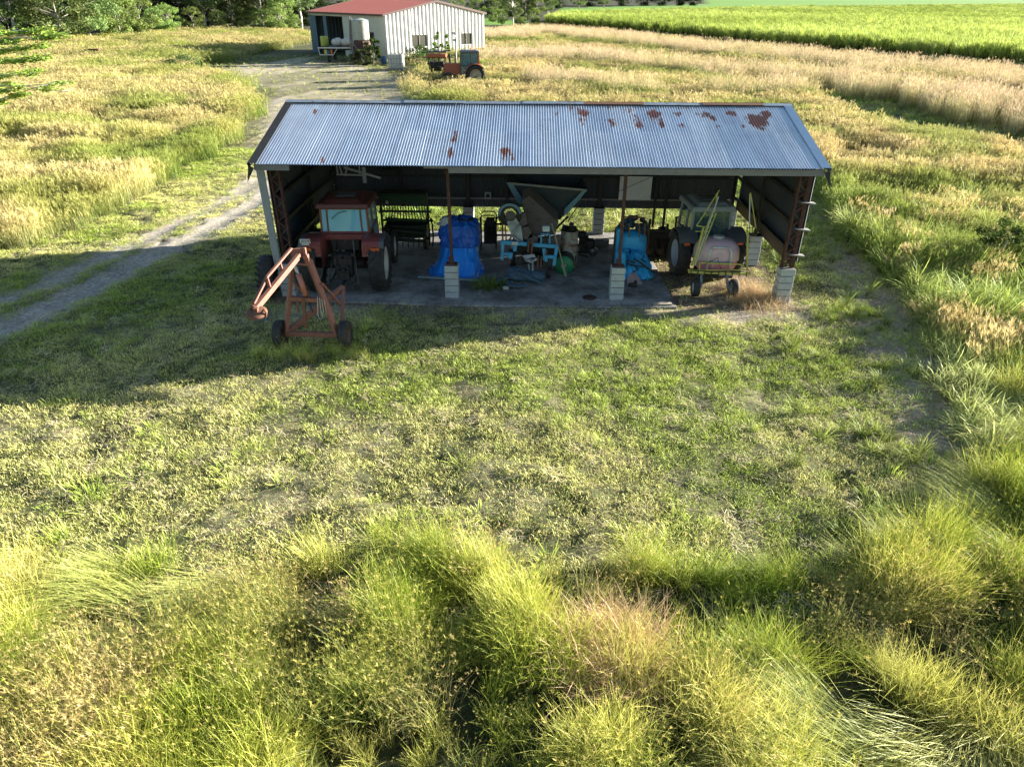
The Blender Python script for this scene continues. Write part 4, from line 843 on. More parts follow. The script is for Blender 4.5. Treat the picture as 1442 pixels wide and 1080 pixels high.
b = MB(); b.lathe([(.001, -.1), (.12, -.1), (.16, -.04), (.16, .06), (.1, .1)], (.22, -.25, .2), 'y', 18); b.lathe([(.001, -.06), (.11, -.06), (.12, .04)], (.02, -.25, .42), 'y', 14); b.build('flywheel_cover', paint((.13, .14, .15), .4, .5, dirt=.4, key='fly'), e2)
b = MB(); b.tube([(-.25, -.2, .5), (-.35, -.25, .3), (-.25, -.3, .1), (.05, -.3, .03)], .025, 6); b.build('hose', DARK, e2)
# tube / fabric heap on slab
JEAN = paint((.075, .13, .18), .85, dirt=.35, sc=5, dc=(.03, .04, .05), bump=.5, key='jean')
hp = thing('rag_heap', 'heap of grey blue cloth lying on the slab in front of the planter', 'cloth', (-.15, 20.5, .04)); b = MB()
def ribbon(b, pts, w, th=.05, up=(0, 0, 1)):
    for i in range(len(pts)-1): b.bar(pts[i], Vector(pts[i+1])+(Vector(pts[i+1])-Vector(pts[i]))*.1, w, th, up)
R1 = [(.15*math.cos(a)*1.1, .12*math.sin(a)*1.2, .26+.10*math.sin(a*.5)) for a in [k*.5 for k in range(13)]]
ribbon(b, [(x-.05, y+.15, z) for x, y, z in R1], .20, .05); ribbon(b, [(-.10+.2*math.cos(a), -.2+.2*math.sin(a), .10) for a in [k*.45+2.4 for k in range(9)]], .14, .05)
ribbon(b, [(.1, -.05, .30), (.25, -.12, .22), (.42, -.12, .14), (.5, -.1, .08)], .16, .05); ribbon(b, [(-.1, .25, .12), (-.3, .1, .16), (-.5, .1, .1), (-.6, -.1, .05)], .16, .05); blob(b, (-.02, .25, .16), (.34, .2, .17), 18, 8, 2.2); blob(b, (.35, .2, .14), (.25, .2, .16), 18, 8, 2.2)
o = b.build('cloth_folds', JEAN, hp, bev=.02, seg=2); b = MB(); b.box((-.36, -.42, .05), (.14, .09, .07), (.2, .1, .5)); b.build('white_scrap', WHITE, hp, bev=.01)
dk = thing('drain_cover', 'flat dark round disc lying at the front edge of the slab beside the third pier', 'disc', (1.93, 19.42, .042)); b = MB(); b.lathe([(.20, 0), (.21, .015), (.18, .03), (.001, .022)], n=24); b.build('disc', paint((.045, .02, .018), .8, dirt=.4, key='discd'), dk)
hp.scale = (1.3, 1.2, 1.15)
# ---------------------------------------------------------------- blue bulk container
CY = paint((.02, .34, .66), .45, dirt=.2, sc=2, dc=(.01, .10, .2), bump=.3, key='cyan')
ct_ = thing('bulk_bag', 'tall light blue drum shaped bulk bag under a dark crumpled cover', 'bulk bag', (3.48, 22.2, .04)); O = (3.48, 22.2, .04)
b = MB(); blob(b, (0.05, 0, .62), (.42, .42, .66), 26, 14, 4.5); b.build('bag_body', CY, ct_)
b = MB(); b.box((-.47, -.05, .75), (.13, .3, 1.2)); b.build('side_bolster', CY, ct_, bev=.05, seg=3)
DK2 = paint((.02, .045, .065), .5, dirt=.4, sc=6, dc=(.02, .12, .2), bump=.8, key='cover')
b = MB()
for k in range(46):
    t = random.uniform(0, math.pi); rr = random.uniform(.2, .50); blob(b, (.0+math.cos(t)*rr*1.0, random.uniform(-.2, .3), 1.22+math.sin(t)*rr*.85), (random.uniform(.06, .13), random.uniform(.06, .16), random.uniform(.05, .10)), 10, 6, 2.2)
b.build('crumpled_cover', DK2, ct_)
b = MB()
for x in (-.20, .12, .30): b.bar((x, -.43, 1.60), (x+.05, -.46, 1.15), .04, .02)
b.tube([(.50, .0, .05), (.54, -.02, .8), (.52, 0, 1.35), (.3, 0, 1.68), (-.3, 0, 1.68), (-.56, 0, 1.3), (-.58, 0, .1)], .03, 6); b.build('straps', RUST, ct_)
b = MB(); b.tube([(.26+.07*math.cos(a*.7), -.425, 1.05+.05*math.sin(a*.7)) for a in range(10)], .008, 5); b.build('ring_mark', DARK, ct_)
cb_ = thing('folded_tarp', 'crumpled light blue tarpaulin bundle with black straps at the third pier', 'tarp', (3.4, 21.3, .04)); O = (3.4, 21.3, .04)
rows = [loop(.05, 2.95, 4.1, 20.85, 21.8, 17), loop(.12, 2.92, 4.16, 20.8, 21.9, 17), loop(.35, 2.90, 4.08, 20.95, 21.9, 17), loop(.60, 2.95, 3.9, 21.15, 21.9, 17), loop(.78, 3.05, 3.65, 21.35, 21.85, 17), loop(.80, 3.3, 3.4, 21.5, 21.6, 17)]
cloth(rows, 'tarp_folds', CY, cb_, 14, .085, org=O)
b = MB(O); blob(b, (3.00, 21.0, .72), (.17, .16, .30), 16, 8, 2.8); b.box((3.0, 21.05, .25), (.26, .25, .5)); b.build('tarp_roll', CY, cb_, bev=.04, seg=2)
b = MB()
for k in range(9):
    x = random.uniform(-.3, .4); y = -.35+random.uniform(0, .2); z = .5+random.uniform(-.1, .3)
    b.tube([(x, y, z), (x+random.uniform(-.2, .2), y-.05, z-.1), (x+random.uniform(-.1, .35), y-.10, z-random.uniform(.1, .3))], .022, 5)
b.tube([(.0, -.28, .70), (.25, -.36, .58), (.5, -.42, .42), (.70, -.40, .25)], .03, 5); b.build('black_straps', DARK, cb_)
pkr = thing('pink_rag', 'pale pink rag lying against the light blue tarpaulin bundle', 'rag', (3.45, 20.72, .04)); b = MB(); b.add([(-.26, -.22, .02), (.02, -.26, .02), (.26, -.2, .02), (.2, .02, .10), (.02, .18, .28), (-.12, .16, .26), (-.24, .05, .12), (0, -.08, .17)], [(0, 1, 7), (1, 2, 7), (2, 3, 7), (3, 4, 7), (4, 5, 7), (5, 6, 7), (6, 0, 7)]); b.build('rag', paint((.42, .30, .28), .9, dirt=.2, key='rag'), pkr)
bk = thing('black_boot', 'small black boot lying on the slab beside the third pier', 'boot', (3.35, 20.35, .04)); b = MB(); blob(b, (0, 0, .07), (.15, .08, .07), 14, 7, 2.4); blob(b, (.08, 0, .13), (.06, .06, .1), 12, 6, 2.4); b.build('boot', DARK, bk)
bd = thing('floor_plank', 'short pale plank lying on the front corner of the slab', 'plank', (4.05, 18.98, .045)); b = MB(); b.box((0, 0, .02), (.55, .16, .035), (0, 0, .05)); b.build('plank', paint((.42, .36, .28), .8, dirt=.25, key='plank'), bd, bev=.005)
# cultivator between bulk bag and grey tractor
pw = thing('disc_plough', 'dark disc plough standing beside the grey tractor', 'plough', (4.6, 23.4, 0)); O = (4.6, 23.4, 0); b = MB(O)
b.bar((4.0, 23.5, .88), (5.3, 23.4, .92), .10, .10); b.bar((4.3, 23.5, .88), (4.3, 24.3, .6), .08); b.bar((4.1, 23.5, .2), (4.15, 23.5, 1.15), .07); b.bar((4.25, 23.5, .5), (4.25, 23.5, 1.3), .08, .05); b.bar((4.85, 23.4, .8), (4.85, 23.4, 1.15), .08); b.bar((5.15, 23.5, .4), (5.15, 23.5, 1.35), .06); b.bar((5.1, 23.5, 1.35), (5.3, 23.5, 1.4), .05); b.box((4.7, 23.6, .55), (1.1, .3, .5)); b.build('plough_frame', DARK, pw)
for x in (4.25, 4.6, 4.95):
    b = MB(O); b.lathe([(.001, .08), (.2, .04), (.32, 0), (.32, -.01), (.2, .03), (.001, .07)], (x, 23.3, .34), Matrix.Rotation(rad(25), 3, 'Z')@Matrix(((0, 0, 1), (1, 0, 0), (0, 1, 0))), 22); b.build('disc', paint((.10, .07, .055), .5, .5, dirt=.4, key='pdisc'), pw)
bl = thing('timber_block', 'short dark timber block on the slab behind the bulk bag', 'timber', (2.75, 24.4, .04)); b = MB(); b.box((0, 0, .12), (.5, .22, .24)); b.build('block', TIMBER, bl, bev=.01)
# ================================================================== far shed and yard gear
FC = Vector((-19.35, 102.9, 0)); fu = Vector((math.cos(rad(42)), math.sin(rad(42)), 0)); fv = Vector((-fu.y, fu.x, 0)); LG, LS, HE, HR = 17.0, 21.5, 5.6, 7.15
fs = thing('farm_shed', 'large cream steel farm shed with red roof and open bay behind the machinery shed', 'shed', FC); FO = FC
def FP(a, b_, z): return FC+fu*a+fv*b_+Vector((0, 0, z))
CREAM = paint((.50, .49, .41), .6, dirt=.2, sc=.6, dc=(.25, .23, .18), bump=0, key='cream'); CREAMW = paint((.60, .60, .58), .55, dirt=.12, sc=.5, dc=(.4, .38, .32), bump=0, key='creamw')
REDR = paint((.42, .12, .09), .8, dirt=.15, sc=.3, dc=(.22, .07, .05), bump=0, key='redroof'); TRIM = paint((.07, .03, .025), .6, key='trim'); INT = paint((.12, .16, .18), .6, .2, dirt=.3, sc=.8, key='int')
def ribbed(name, a0, a1, zt, zb, mat_, side, pitch, amp, off=.0, parent=fs):
    """trapezoid ribbed cladding; side 'g' gable plane (along fu) or 's' (along fv); zt may be a function of the run"""
    b = MB(FO); n = int(abs(a1-a0)/pitch*4); pr = []
    for k in range(n+1):
        t = a0+(a1-a0)*k/n; ph = k % 4; pr.append((t, amp if ph in (1, 2) else 0))
    vs = []
    for t, h in pr:
        z1 = zt(t) if callable(zt) else zt
        for z in (zb(t) if callable(zb) else zb, z1): vs.append(FP(t, -h-off, z) if side == 'g' else FP(-h-off, t, z) if side == 's' else FP(t, LS+h, z))
    b.add(vs, [(2*i, 2*i+2, 2*i+3, 2*i+1) for i in range(n)]); return b.build(name, mat_, parent)
gz_ = lambda a: HE+(HR-HE)*(1-abs(a-LG/2)/(LG/2))
WA, WB = (4.2, 6.7), (12.6, 14.6)
for a0, a1, zt, zb in ((0, WA[0], gz_, 0), (WA[1], WB[0], gz_, 0), (WB[1], LG, gz_, 0), (WA[0], WA[1], gz_, 3.1), (WA[0], WA[1], 1.6, 0), (WB[0], WB[1], gz_, 3.1), (WB[0], WB[1], 1.6, 0)):
    ribbed('gable_wall', a0, a1, zt, zb, CREAMW, 'g', .62, .14)
for w0, w1 in (WA, WB):
    b = MB(FO); b.poly([FP(w0, .05, 1.6), FP(w1, .05, 1.6), FP(w1, .05, 3.1), FP(w0, .05, 3.1)], .02); w = b.build('window', glassmat('shed_glass', (.3, .33, .33), .25, (.10, .10, .085)), fs)
    b = MB(FO)
    for t in (w0, (w0+w1)/2, w1): b.bar(FP(t, -.03, 1.6), FP(t, -.03, 3.1), .07)
    for z in (1.6, 3.1): b.bar(FP(w0, -.03, z), FP(w1, -.03, z), .07)
    b.build('window_frame', CREAM, w)
OP = 11.3
ribbed('side_wall', 0, 2.9, HE, 0, CREAM, 's', .5, .03); ribbed('side_wall', 4.0, OP, HE, 0, CREAM, 's', .5, .03); ribbed('side_wall', 2.9, 4.0, HE, 3.4, CREAM, 's', .5, .03); ribbed('side_wall', 2.9, 4.0, 1.4, 0, CREAM, 's', .5, .03)
b = MB(FO); b.poly([FP(.05, 2.9, 1.4), FP(.05, 4.0, 1.4), FP(.05, 4.0, 3.4), FP(.05, 2.9, 3.4)], .02); w = b.build('window', DARK, fs); b = MB(FO)
for t in (2.9, 3.45, 4.0): b.bar(FP(-.05, t, 1.4), FP(-.05, t, 3.4), .07)
for z in (1.4, 3.4): b.bar(FP(-.05, 2.9, z), FP(-.05, 4, z), .07)
b.build('window_frame', TRIM, w)
b = MB(FO); b.poly([FP(-.03, OP, HE-.45), FP(-.03, LS, HE-.45), FP(-.03, LS, HE), FP(-.03, OP, HE)], .05); b.bar(FP(0, LS, 0), FP(0, LS, HE), .25); b.build('front_fascia', CREAM, fs)
b = MB(FO); b.bar(FP(0, (OP+LS)/2+.3, 0), FP(0, (OP+LS)/2+.3, HE-.4), .5, .3); b.bar(FP(.1, LS-.6, 0), FP(.1, LS-.6, HE-.4), 1.0, .2); b.build('bay_post', paint((.10, .17, .21), .5, .3, key='bpost'), fs)
ribbed('inner_wall', 0.2, LG-.2, gz_, 0, INT, 'b', .6, .05)
b = MB(FO); b.poly([FP(LG, 0, 0), FP(LG, LS, 0), FP(LG, LS, HE), FP(LG, 0, HE)], .06); b.build('far_side_wall', INT, fs)
b = MB(FO); b.poly([FP(7, OP, 0), FP(7, LS, 0), FP(7, LS, HE+1), FP(7, OP, HE+1)], .06); b.bar(FP(6.9, OP, 2.2), FP(6.9, LS, 2.2), .15); b.bar(FP(6.9, OP, 4.0), FP(6.9, LS, 4.0), .15)
for k in range(26): b.bar(FP(6.9, OP+k*.4, 0), FP(6.9, OP+k*.4, HE), .06)
b.build('partition_wall', INT, fs)
for s, nm in ((0, 'roof'), (1, 'roof')):
    b = MB(FO); a0, a1 = (-.25, LG/2) if s == 0 else (LG+.25, LG/2); n = 44
    z0 = HE-.02; e0, e1 = -.3, LS+.3; vs = []
    for k in range(n*4+1):
        t = e0+(e1-e0)*k/(n*4); h = .035 if k % 4 in (1, 2) else 0
        vs += [FP(a0, t, z0+h+.06), FP(a1, t, HR+h+.06)]
    b.add(vs, [(2*i, 2*i+2, 2*i+3, 2*i+1) for i in range(n*4)]); b.build(nm, REDR, fs)
b = MB(FO)
for sgn, bb in ((-1, -.3), (1, LS+.3)):
    b.bar(FP(-.3, bb, HE-.03), FP(LG/2, bb, HR+.02), .06, .26); b.bar(FP(LG+.3, bb, HE-.03), FP(LG/2, bb, HR+.02), .06, .26)
b.bar(FP(-.32, -.3, HE-.06), FP(-.32, LS+.3, HE-.06), .16, .22); b.build('roof_trim', TRIM, fs)
# tank on a stand
tpz = A(508, 42, 99.0); tw_ = thing('water_tank', 'pale corrugated tank on a rusty sheet stand before the cream shed', 'tank', (tpz.x, 99.0, 0))
r_ = abs(A(530, 42, 99).x-A(488, 42, 99).x)/2*.52; zt = A(508, 29, 99).z; zb_ = A(508, 57, 99).z; b = MB()
prof = [(.001, zt+.25), (r_*.5, zt+.18), (r_, zt)]+[(r_+(.03 if k % 2 else 0), zt+(zb_-zt)*k/14) for k in range(15)]+[(.001, zb_)]
b.lathe(prof[::-1], n=30); b.build('tank_body', paint((.34, .36, .31), .6, dirt=.3, rust=.1, sc=1, key='tank'), tw_)
b = MB(); b.lathe([(r_*1.03, zt-.02), (r_*1.03, zt+.04)], n=30); b.build('tank_rim', paint((.12, .22, .32), .5, .3, key='trim2'), tw_)
b = MB()
for k in range(8):
    a = k*math.pi/4+.3; a2 = a+math.pi/4; p = [Vector((r_*1.15*math.cos(x)*s_, r_*1.15*math.sin(x)*s_, z)) for x, s_, z in ((a, 1.25, 0), (a2, 1.25, 0), (a2, .88, zb_-.05), (a, .88, zb_-.05))]
    b.poly(p, .03)
b.build('stand_sheeting', RUSTRED, tw_)
b = MB(); b.bar((-r_*1.25, -.6, 0), (-r_*1.2, -.2, zt+.3), .28, .1); b.bar((-r_*1.6, -.9, 0), (-r_*1.25, -.3, zt+.4), .10); b.bar((-r_*1.1, -r_*1.2, zb_-.1), (r_*.9, -r_*1.5, .4), .10, .06)
for k in range(12): b.bar((-r_*1.6+.03*k, -.9+.05*k, .4+k*.38), (-r_*1.25, -.5+.03*k, .4+k*.38), .05)
b.build('ladder', TIMBER, tw_)
# flat bed truck half in the bay
fp = A(478, 84, 100.5); tk_ = thing('flatbed_trailer', 'dark flat tray trailer parked in the open bay of the cream shed', 'trailer', (fp.x, 100.5, 0)); b = MB(); zt_ = A(478, 68, 100.5).z
b.box((.2, 1.8, zt_), (5.6, 4.5, .16)); b.box((.2, 1.8, zt_-.25), (4.6, 1.2, .25)); b.build('tray', DARK, tk_)
b = MB(); b.bar((-2.6, -.5, zt_+.02), (3.0, -.5, zt_+.02), .1, .14); b.bar((-2.4, -.55, zt_-.8), (-.6, -.55, zt_-.8), .08, .1); b.bar((-.6, -.55, zt_-.8), (0, -.5, zt_), .08); b.bar((-2.4, -.55, zt_-.8), (-2.5, -.5, zt_), .08); b.build('side_rail', WHITE, tk_)
b = MB(); b.box((-1.6, -.56, zt_-.45), (.35, .06, .5)); b.build('yellow_marker', YEL, tk_); b = MB(); b.box((-.8, -.56, zt_-.45), (.22, .06, .5)); b.build('red_marker', LAMP, tk_)
for x, y in ((-1.4, .3), (1.6, .3), (-1.4, 3.3), (1.6, 3.3)): wheel(tk_, (x, y, .5), .5, .28, STEEL, .5, 0)
for (px, py, nm, lb, m_) in ((470, 62, 'white_sack', 'round white sack on the trailer tray left of the other sack', WHITE), (483, 63, 'white_sack', 'white sack on the trailer tray beside the tank stand', WHITE)):
    p = A(px+5, py, 102); t = thing(nm, lb, 'sack', (p.x, 102, zt_+.1), group='sacks on the trailer tray'); b = MB(); blob(b, (0, 0, .5), (.75, .6, .5), 16, 8, 2.4); blob(b, (.2, -.1, .85), (.35, .35, .22), 12, 6, 2.2); b.build('sack', m_, t)
p = A(457, 59, 102.5); t = thing('yellow_drum', 'yellow plastic drum on the trailer in the open bay', 'drum', (p.x, 102.5, zt_+.1)); b = MB(); b.lathe([(.001, 0), (.5, 0), (.52, .05), (.52, 1.1), (.48, 1.2), (.001, 1.22)], n=20); b.build('drum_body', paint((.35, .38, .06), .5, dirt=.15, key='ydrum'), t)
# tote and blue drum
p = A(559, 99, 90); it = thing('tote_tank', 'white caged liquid tote in grass at the corner of the cream shed', 'tote', (p.x, 90, 0)); b = MB(); b.box((0, 0, 1.05), (1.7, 1.3, 1.5)); b.lathe([(.2, 0), (.2, .1), (.001, .1)], (0, 0, 1.8), n=14); b.build('bottle', WHITE, it, bev=.1, seg=3)
b = MB()
for k in range(6):
    for s in (-1, 1): b.bar((-.86+k*.344, s*.67, .2), (-.86+k*.344, s*.67, 1.85), .04)
for z in (.25, .8, 1.35, 1.85):
    for s in (-1, 1): b.bar((-.88, s*.67, z), (.88, s*.67, z), .04); b.bar((s*.88, -.67, z), (s*.88, .67, z), .04)
b.build('cage', STEEL, it); b = MB(); b.box((0, 0, .12), (1.75, 1.35, .15)); b.build('pallet', TIMBER, it)
p = A(541, 93, 99); t = thing('blue_drum', 'small blue plastic drum beside the white tote', 'drum', (p.x, 99, 0)); b = MB(); b.lathe([(.001, 0), (.42, 0), (.45, .1), (.45, 1.2), (.4, 1.32), (.001, 1.34)], n=18); t.scale = (.8, .8, .7); b.build('drum_body', paint((.03, .12, .28), .6, dirt=.3, key='bdrum'), t)
p = A(688, 71, 117); t = thing('white_box', 'low white box in the long grass right of the cream shed', 'box', (p.x, 117, 0)); b = MB(); b.box((0, 0, .6), (1.9, 1.2, 1.2), top=(.85, .85)); b.build('case', WHITE, t, bev=.05)
# orange-red tractor in the long grass, facing west
TC = dict(Rr=.95, Rf=.62, tw=1.25, ft=1.0, wr=.48, hw=.85, wb=2.7, hz=2.0, paint=ORED, trim=ORED, rim=paint((.45, .35, .25), .7, dirt=.4, key='rimc'), hood=paint((.34, .08, .045), .5, dirt=.35, key='hoodc'), cb=1.85, ct=2.95, cy=(-.35, 1.45), cw=1.55, ym=.45, glass=glassmat('green_glass', (.55, .68, .60), .6), roof=GREY, hatch=WHITE, fa0=10, fa1=150, cabc=paint((.05, .045, .045), .5, dirt=.3, key='cabdark'), oh=.1, tp=.92, ex=.3)
p0_ = G(668, 121); tc_ = tractor('tractor', 'old orange tractor with cab standing in long grass near the cream shed', (p0_[0], p0_[1]+1, 0), rad(98), TC)
b = MB(); b.lathe([(.09, 0), (.09, .1), (.06, .25), (.001, .28)], (.1, .3, 3.2), n=12); b.build('beacon', LAMP, tc_)
b = MB(); b.bar((.73, -.38, 1.6), (.70, -.34, 3.0), .18, .12); b.bar((-.73, -.38, 1.6), (-.70, -.34, 3.0), .18, .12); b.build('rear_pillar', ORED, tc_)
pa = A(643, 92, 84); an = thing('tall_post', 'tall thin grey post with fitting beside the orange tractor', 'post', (pa.x, 84, 0)); zt = A(641, 47, 84).z; b = MB(); b.tube([(0, 0, 0), (-.05, 0, zt-.6)], .08, 8); b.tube([(-.05, 0, zt-.6), (-.2, 0, zt)], .07, 6); b.box((-.1, 0, zt-.7), (.35, .2, .2)); b.box((-.22, 0, zt), (.4, .15, .15)); b.build('pole', STEEL, an)
pm = G(617, 112); hm = thing('harvester_header', 'rusty orange topped machine on legs left of the orange tractor in grass', 'implement', (pm[0], pm[1], 0)); b = MB()
b.box((0, 0, 2.35), (2.0, 1.3, .28)); b.box((-.3, 0, 2.15), (2.6, .5, .12)); b.build('top_box', ORED, hm, bev=.03)
b = MB(); b.box((0, 0, 2.68), (2.1, 1.4, .10)); b.bar((-1.6, 0, 2.6), (1.5, 0, 2.8), .12); b.lathe([(.001, 0), (.25, 0), (.25, .2), (.001, .25)], (.4, 0, 2.7), n=12); b.bar((1.3, -.2, 2.5), (1.45, -.2, .9), .2, .15)
for x in (-.9, -.4, .2, .8):
    for y in (-.6, .6): b.bar((x, y, 2.2), (x+.2, y, 0), .10)
b.box((0, 0, 1.3), (1.4, .7, .9)); b.tube([(-1.0, -.5, 1.6), (1.0, -.5, 1.0)], .12, 8); b.build('legs', DARK, hm); b = MB(); b.box((.1, -.2, 2.85), (.6, .4, .2)); b.build('white_cap', WHITE, hm, bev=.04)
pb = G(138, 86); rb = thing('rusty_bin', 'rusty brown steel bin standing in yellow grass near the tree line', 'bin', (pb[0], pb[1], 0)); rb.scale = (.8, .8, .8); b = MB(); b.box((0, 0, .95), (1.9, 1.4, 1.7)); b.box((-1.3, .2, 1.3), (.9, 1.0, .9)); b.build('bin_body', paint((.14, .055, .035), .85, dirt=.4, sc=2, key='bin'), rb, bev=.03)
b = MB()
for k in range(5): b.bar((-.9+k*.45, -.74, .1), (-.9+k*.45, -.74, 1.8), .08)
b.bar((-.95, -.75, 1.8), (.95, -.75, 1.8), .1); b.bar((.95, -.75, 1.8), (1.3, -.6, .2), .1); b.build('bin_ribs', RUST, rb)
# ================================================================== vegetation
def leaf_mat(name, trans=.35, gloss=.06, objrand=False):
    m, nt, out = nmat(name); L = nt.links.new
    a = N(nt, 'ShaderNodeAttribute', attribute_name='Col')
    if objrand:
        oi = N(nt, 'ShaderNodeObjectInfo'); hs = N(nt, 'ShaderNodeHueSaturation')
        mr = N(nt, 'ShaderNodeMapRange'); mr.inputs[3].default_value = .70; mr.inputs[4].default_value = 1.25; L(oi.outputs['Random'], mr.inputs[0]); L(mr.outputs[0], hs.inputs['Value'])
        mh = N(nt, 'ShaderNodeMapRange'); mh.inputs[3].default_value = .485; mh.inputs[4].default_value = .515; L(oi.outputs['Random'], mh.inputs[0]); L(mh.outputs[0], hs.inputs['Hue'])
        L(a.outputs['Color'], hs.inputs['Color']); c = hs.outputs[0]
    else:
        t = N(nt, 'ShaderNodeAttribute', attribute_name='tint', attribute_type='INSTANCER')
        c = mix(nt, 1.0, a.outputs['Color'], t.outputs['Color'], 'MULTIPLY')
    d = N(nt, 'ShaderNodeBsdfDiffuse'); tr = N(nt, 'ShaderNodeBsdfTranslucent'); L(c, d.inputs[0]); L(c, tr.inputs[0])
    ms = N(nt, 'ShaderNodeMixShader'); ms.inputs[0].default_value = trans; L(d.outputs[0], ms.inputs[1]); L(tr.outputs[0], ms.inputs[2]); o = ms.outputs[0]
    if gloss:
        g = N(nt, 'ShaderNodeBsdfGlossy'); g.inputs['Roughness'].default_value = .45; g.inputs['Color'].default_value = (.9, .95, .9, 1)
        m2 = N(nt, 'ShaderNodeMixShader'); m2.inputs[0].default_value = gloss; L(o, m2.inputs[1]); L(g.outputs[0], m2.inputs[2]); o = m2.outputs[0]
    L(o, out.inputs[0]); return m
GRASSM = leaf_mat('grass_blades', .28, .018); LEAFM = leaf_mat('tree_leaves', .30, 0, True)
class Tuft:
    def __init__(s, seed): s.r = random.Random(seed); s.v = []; s.f = []; s.c = []
    def strip(s, pts, ws, side, cols):
        b = len(s.v); n = len(pts)
        for i, (p, w) in enumerate(zip(pts, ws)):
            if i == n-1: s.v.append(tuple(p)); s.c.append(cols[i])
            else:
                s.v.append(tuple(p-side*w/2)); s.v.append(tuple(p+side*w/2)); s.c += [cols[i]]*2
        for i in range(n-2): s.f.append((b+2*i, b+2*i+1, b+2*i+3, b+2*i+2))
        s.f.append((b+2*(n-2), b+2*(n-2)+1, b+2*(n-1)))
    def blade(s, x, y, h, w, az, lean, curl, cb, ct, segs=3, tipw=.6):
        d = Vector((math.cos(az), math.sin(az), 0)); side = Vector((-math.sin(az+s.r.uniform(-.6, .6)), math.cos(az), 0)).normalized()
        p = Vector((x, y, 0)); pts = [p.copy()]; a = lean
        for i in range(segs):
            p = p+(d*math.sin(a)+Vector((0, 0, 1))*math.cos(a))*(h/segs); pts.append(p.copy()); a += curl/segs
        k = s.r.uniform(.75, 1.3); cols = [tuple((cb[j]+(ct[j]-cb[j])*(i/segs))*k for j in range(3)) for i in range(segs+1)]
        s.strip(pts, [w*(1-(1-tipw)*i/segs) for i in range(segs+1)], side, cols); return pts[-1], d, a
    def head(s, p, d, kind, ct):
        r = s.r
        if kind == 'finger':               # windmill seed head
            n = r.randint(5, 8)
            for k in range(n):
                a = r.uniform(0, 6.28); e = r.uniform(.5, 1.15); q = p+Vector((math.cos(a)*math.sin(e), math.sin(a)*math.sin(e), math.cos(e)))*r.uniform(.025, .07)
                s.strip([p, p.lerp(q, .5)+Vector((0, 0, .006)), q], [.003, .004, 0], Vector((-math.sin(a), math.cos(a), 0)), [ct]*3)
        elif kind == 'plume':
            for k in range(7):
                a = r.uniform(0, 6.28); q = p+Vector((math.cos(a)*.07, math.sin(a)*.07, r.uniform(.02, .16))); p2 = p+Vector((0, 0, -.02*k))
                s.strip([p2, p2.lerp(q, .5), q], [.010, .013, 0], Vector((-math.sin(a), math.cos(a), 0)), [ct]*3)
    def mesh(s, name, mat_):
        me = bpy.data.meshes.new(name); me.from_pydata(s.v, [], s.f)
        at = me.color_attributes.new('Col', 'FLOAT_COLOR', 'POINT'); at.data.foreach_set('color', [x for c in s.c for x in (c[0], c[1], c[2], 1)])
        me.materials.append(mat_); return bpy.data.objects.new(name, me)
W3 = (1, 1, 1)
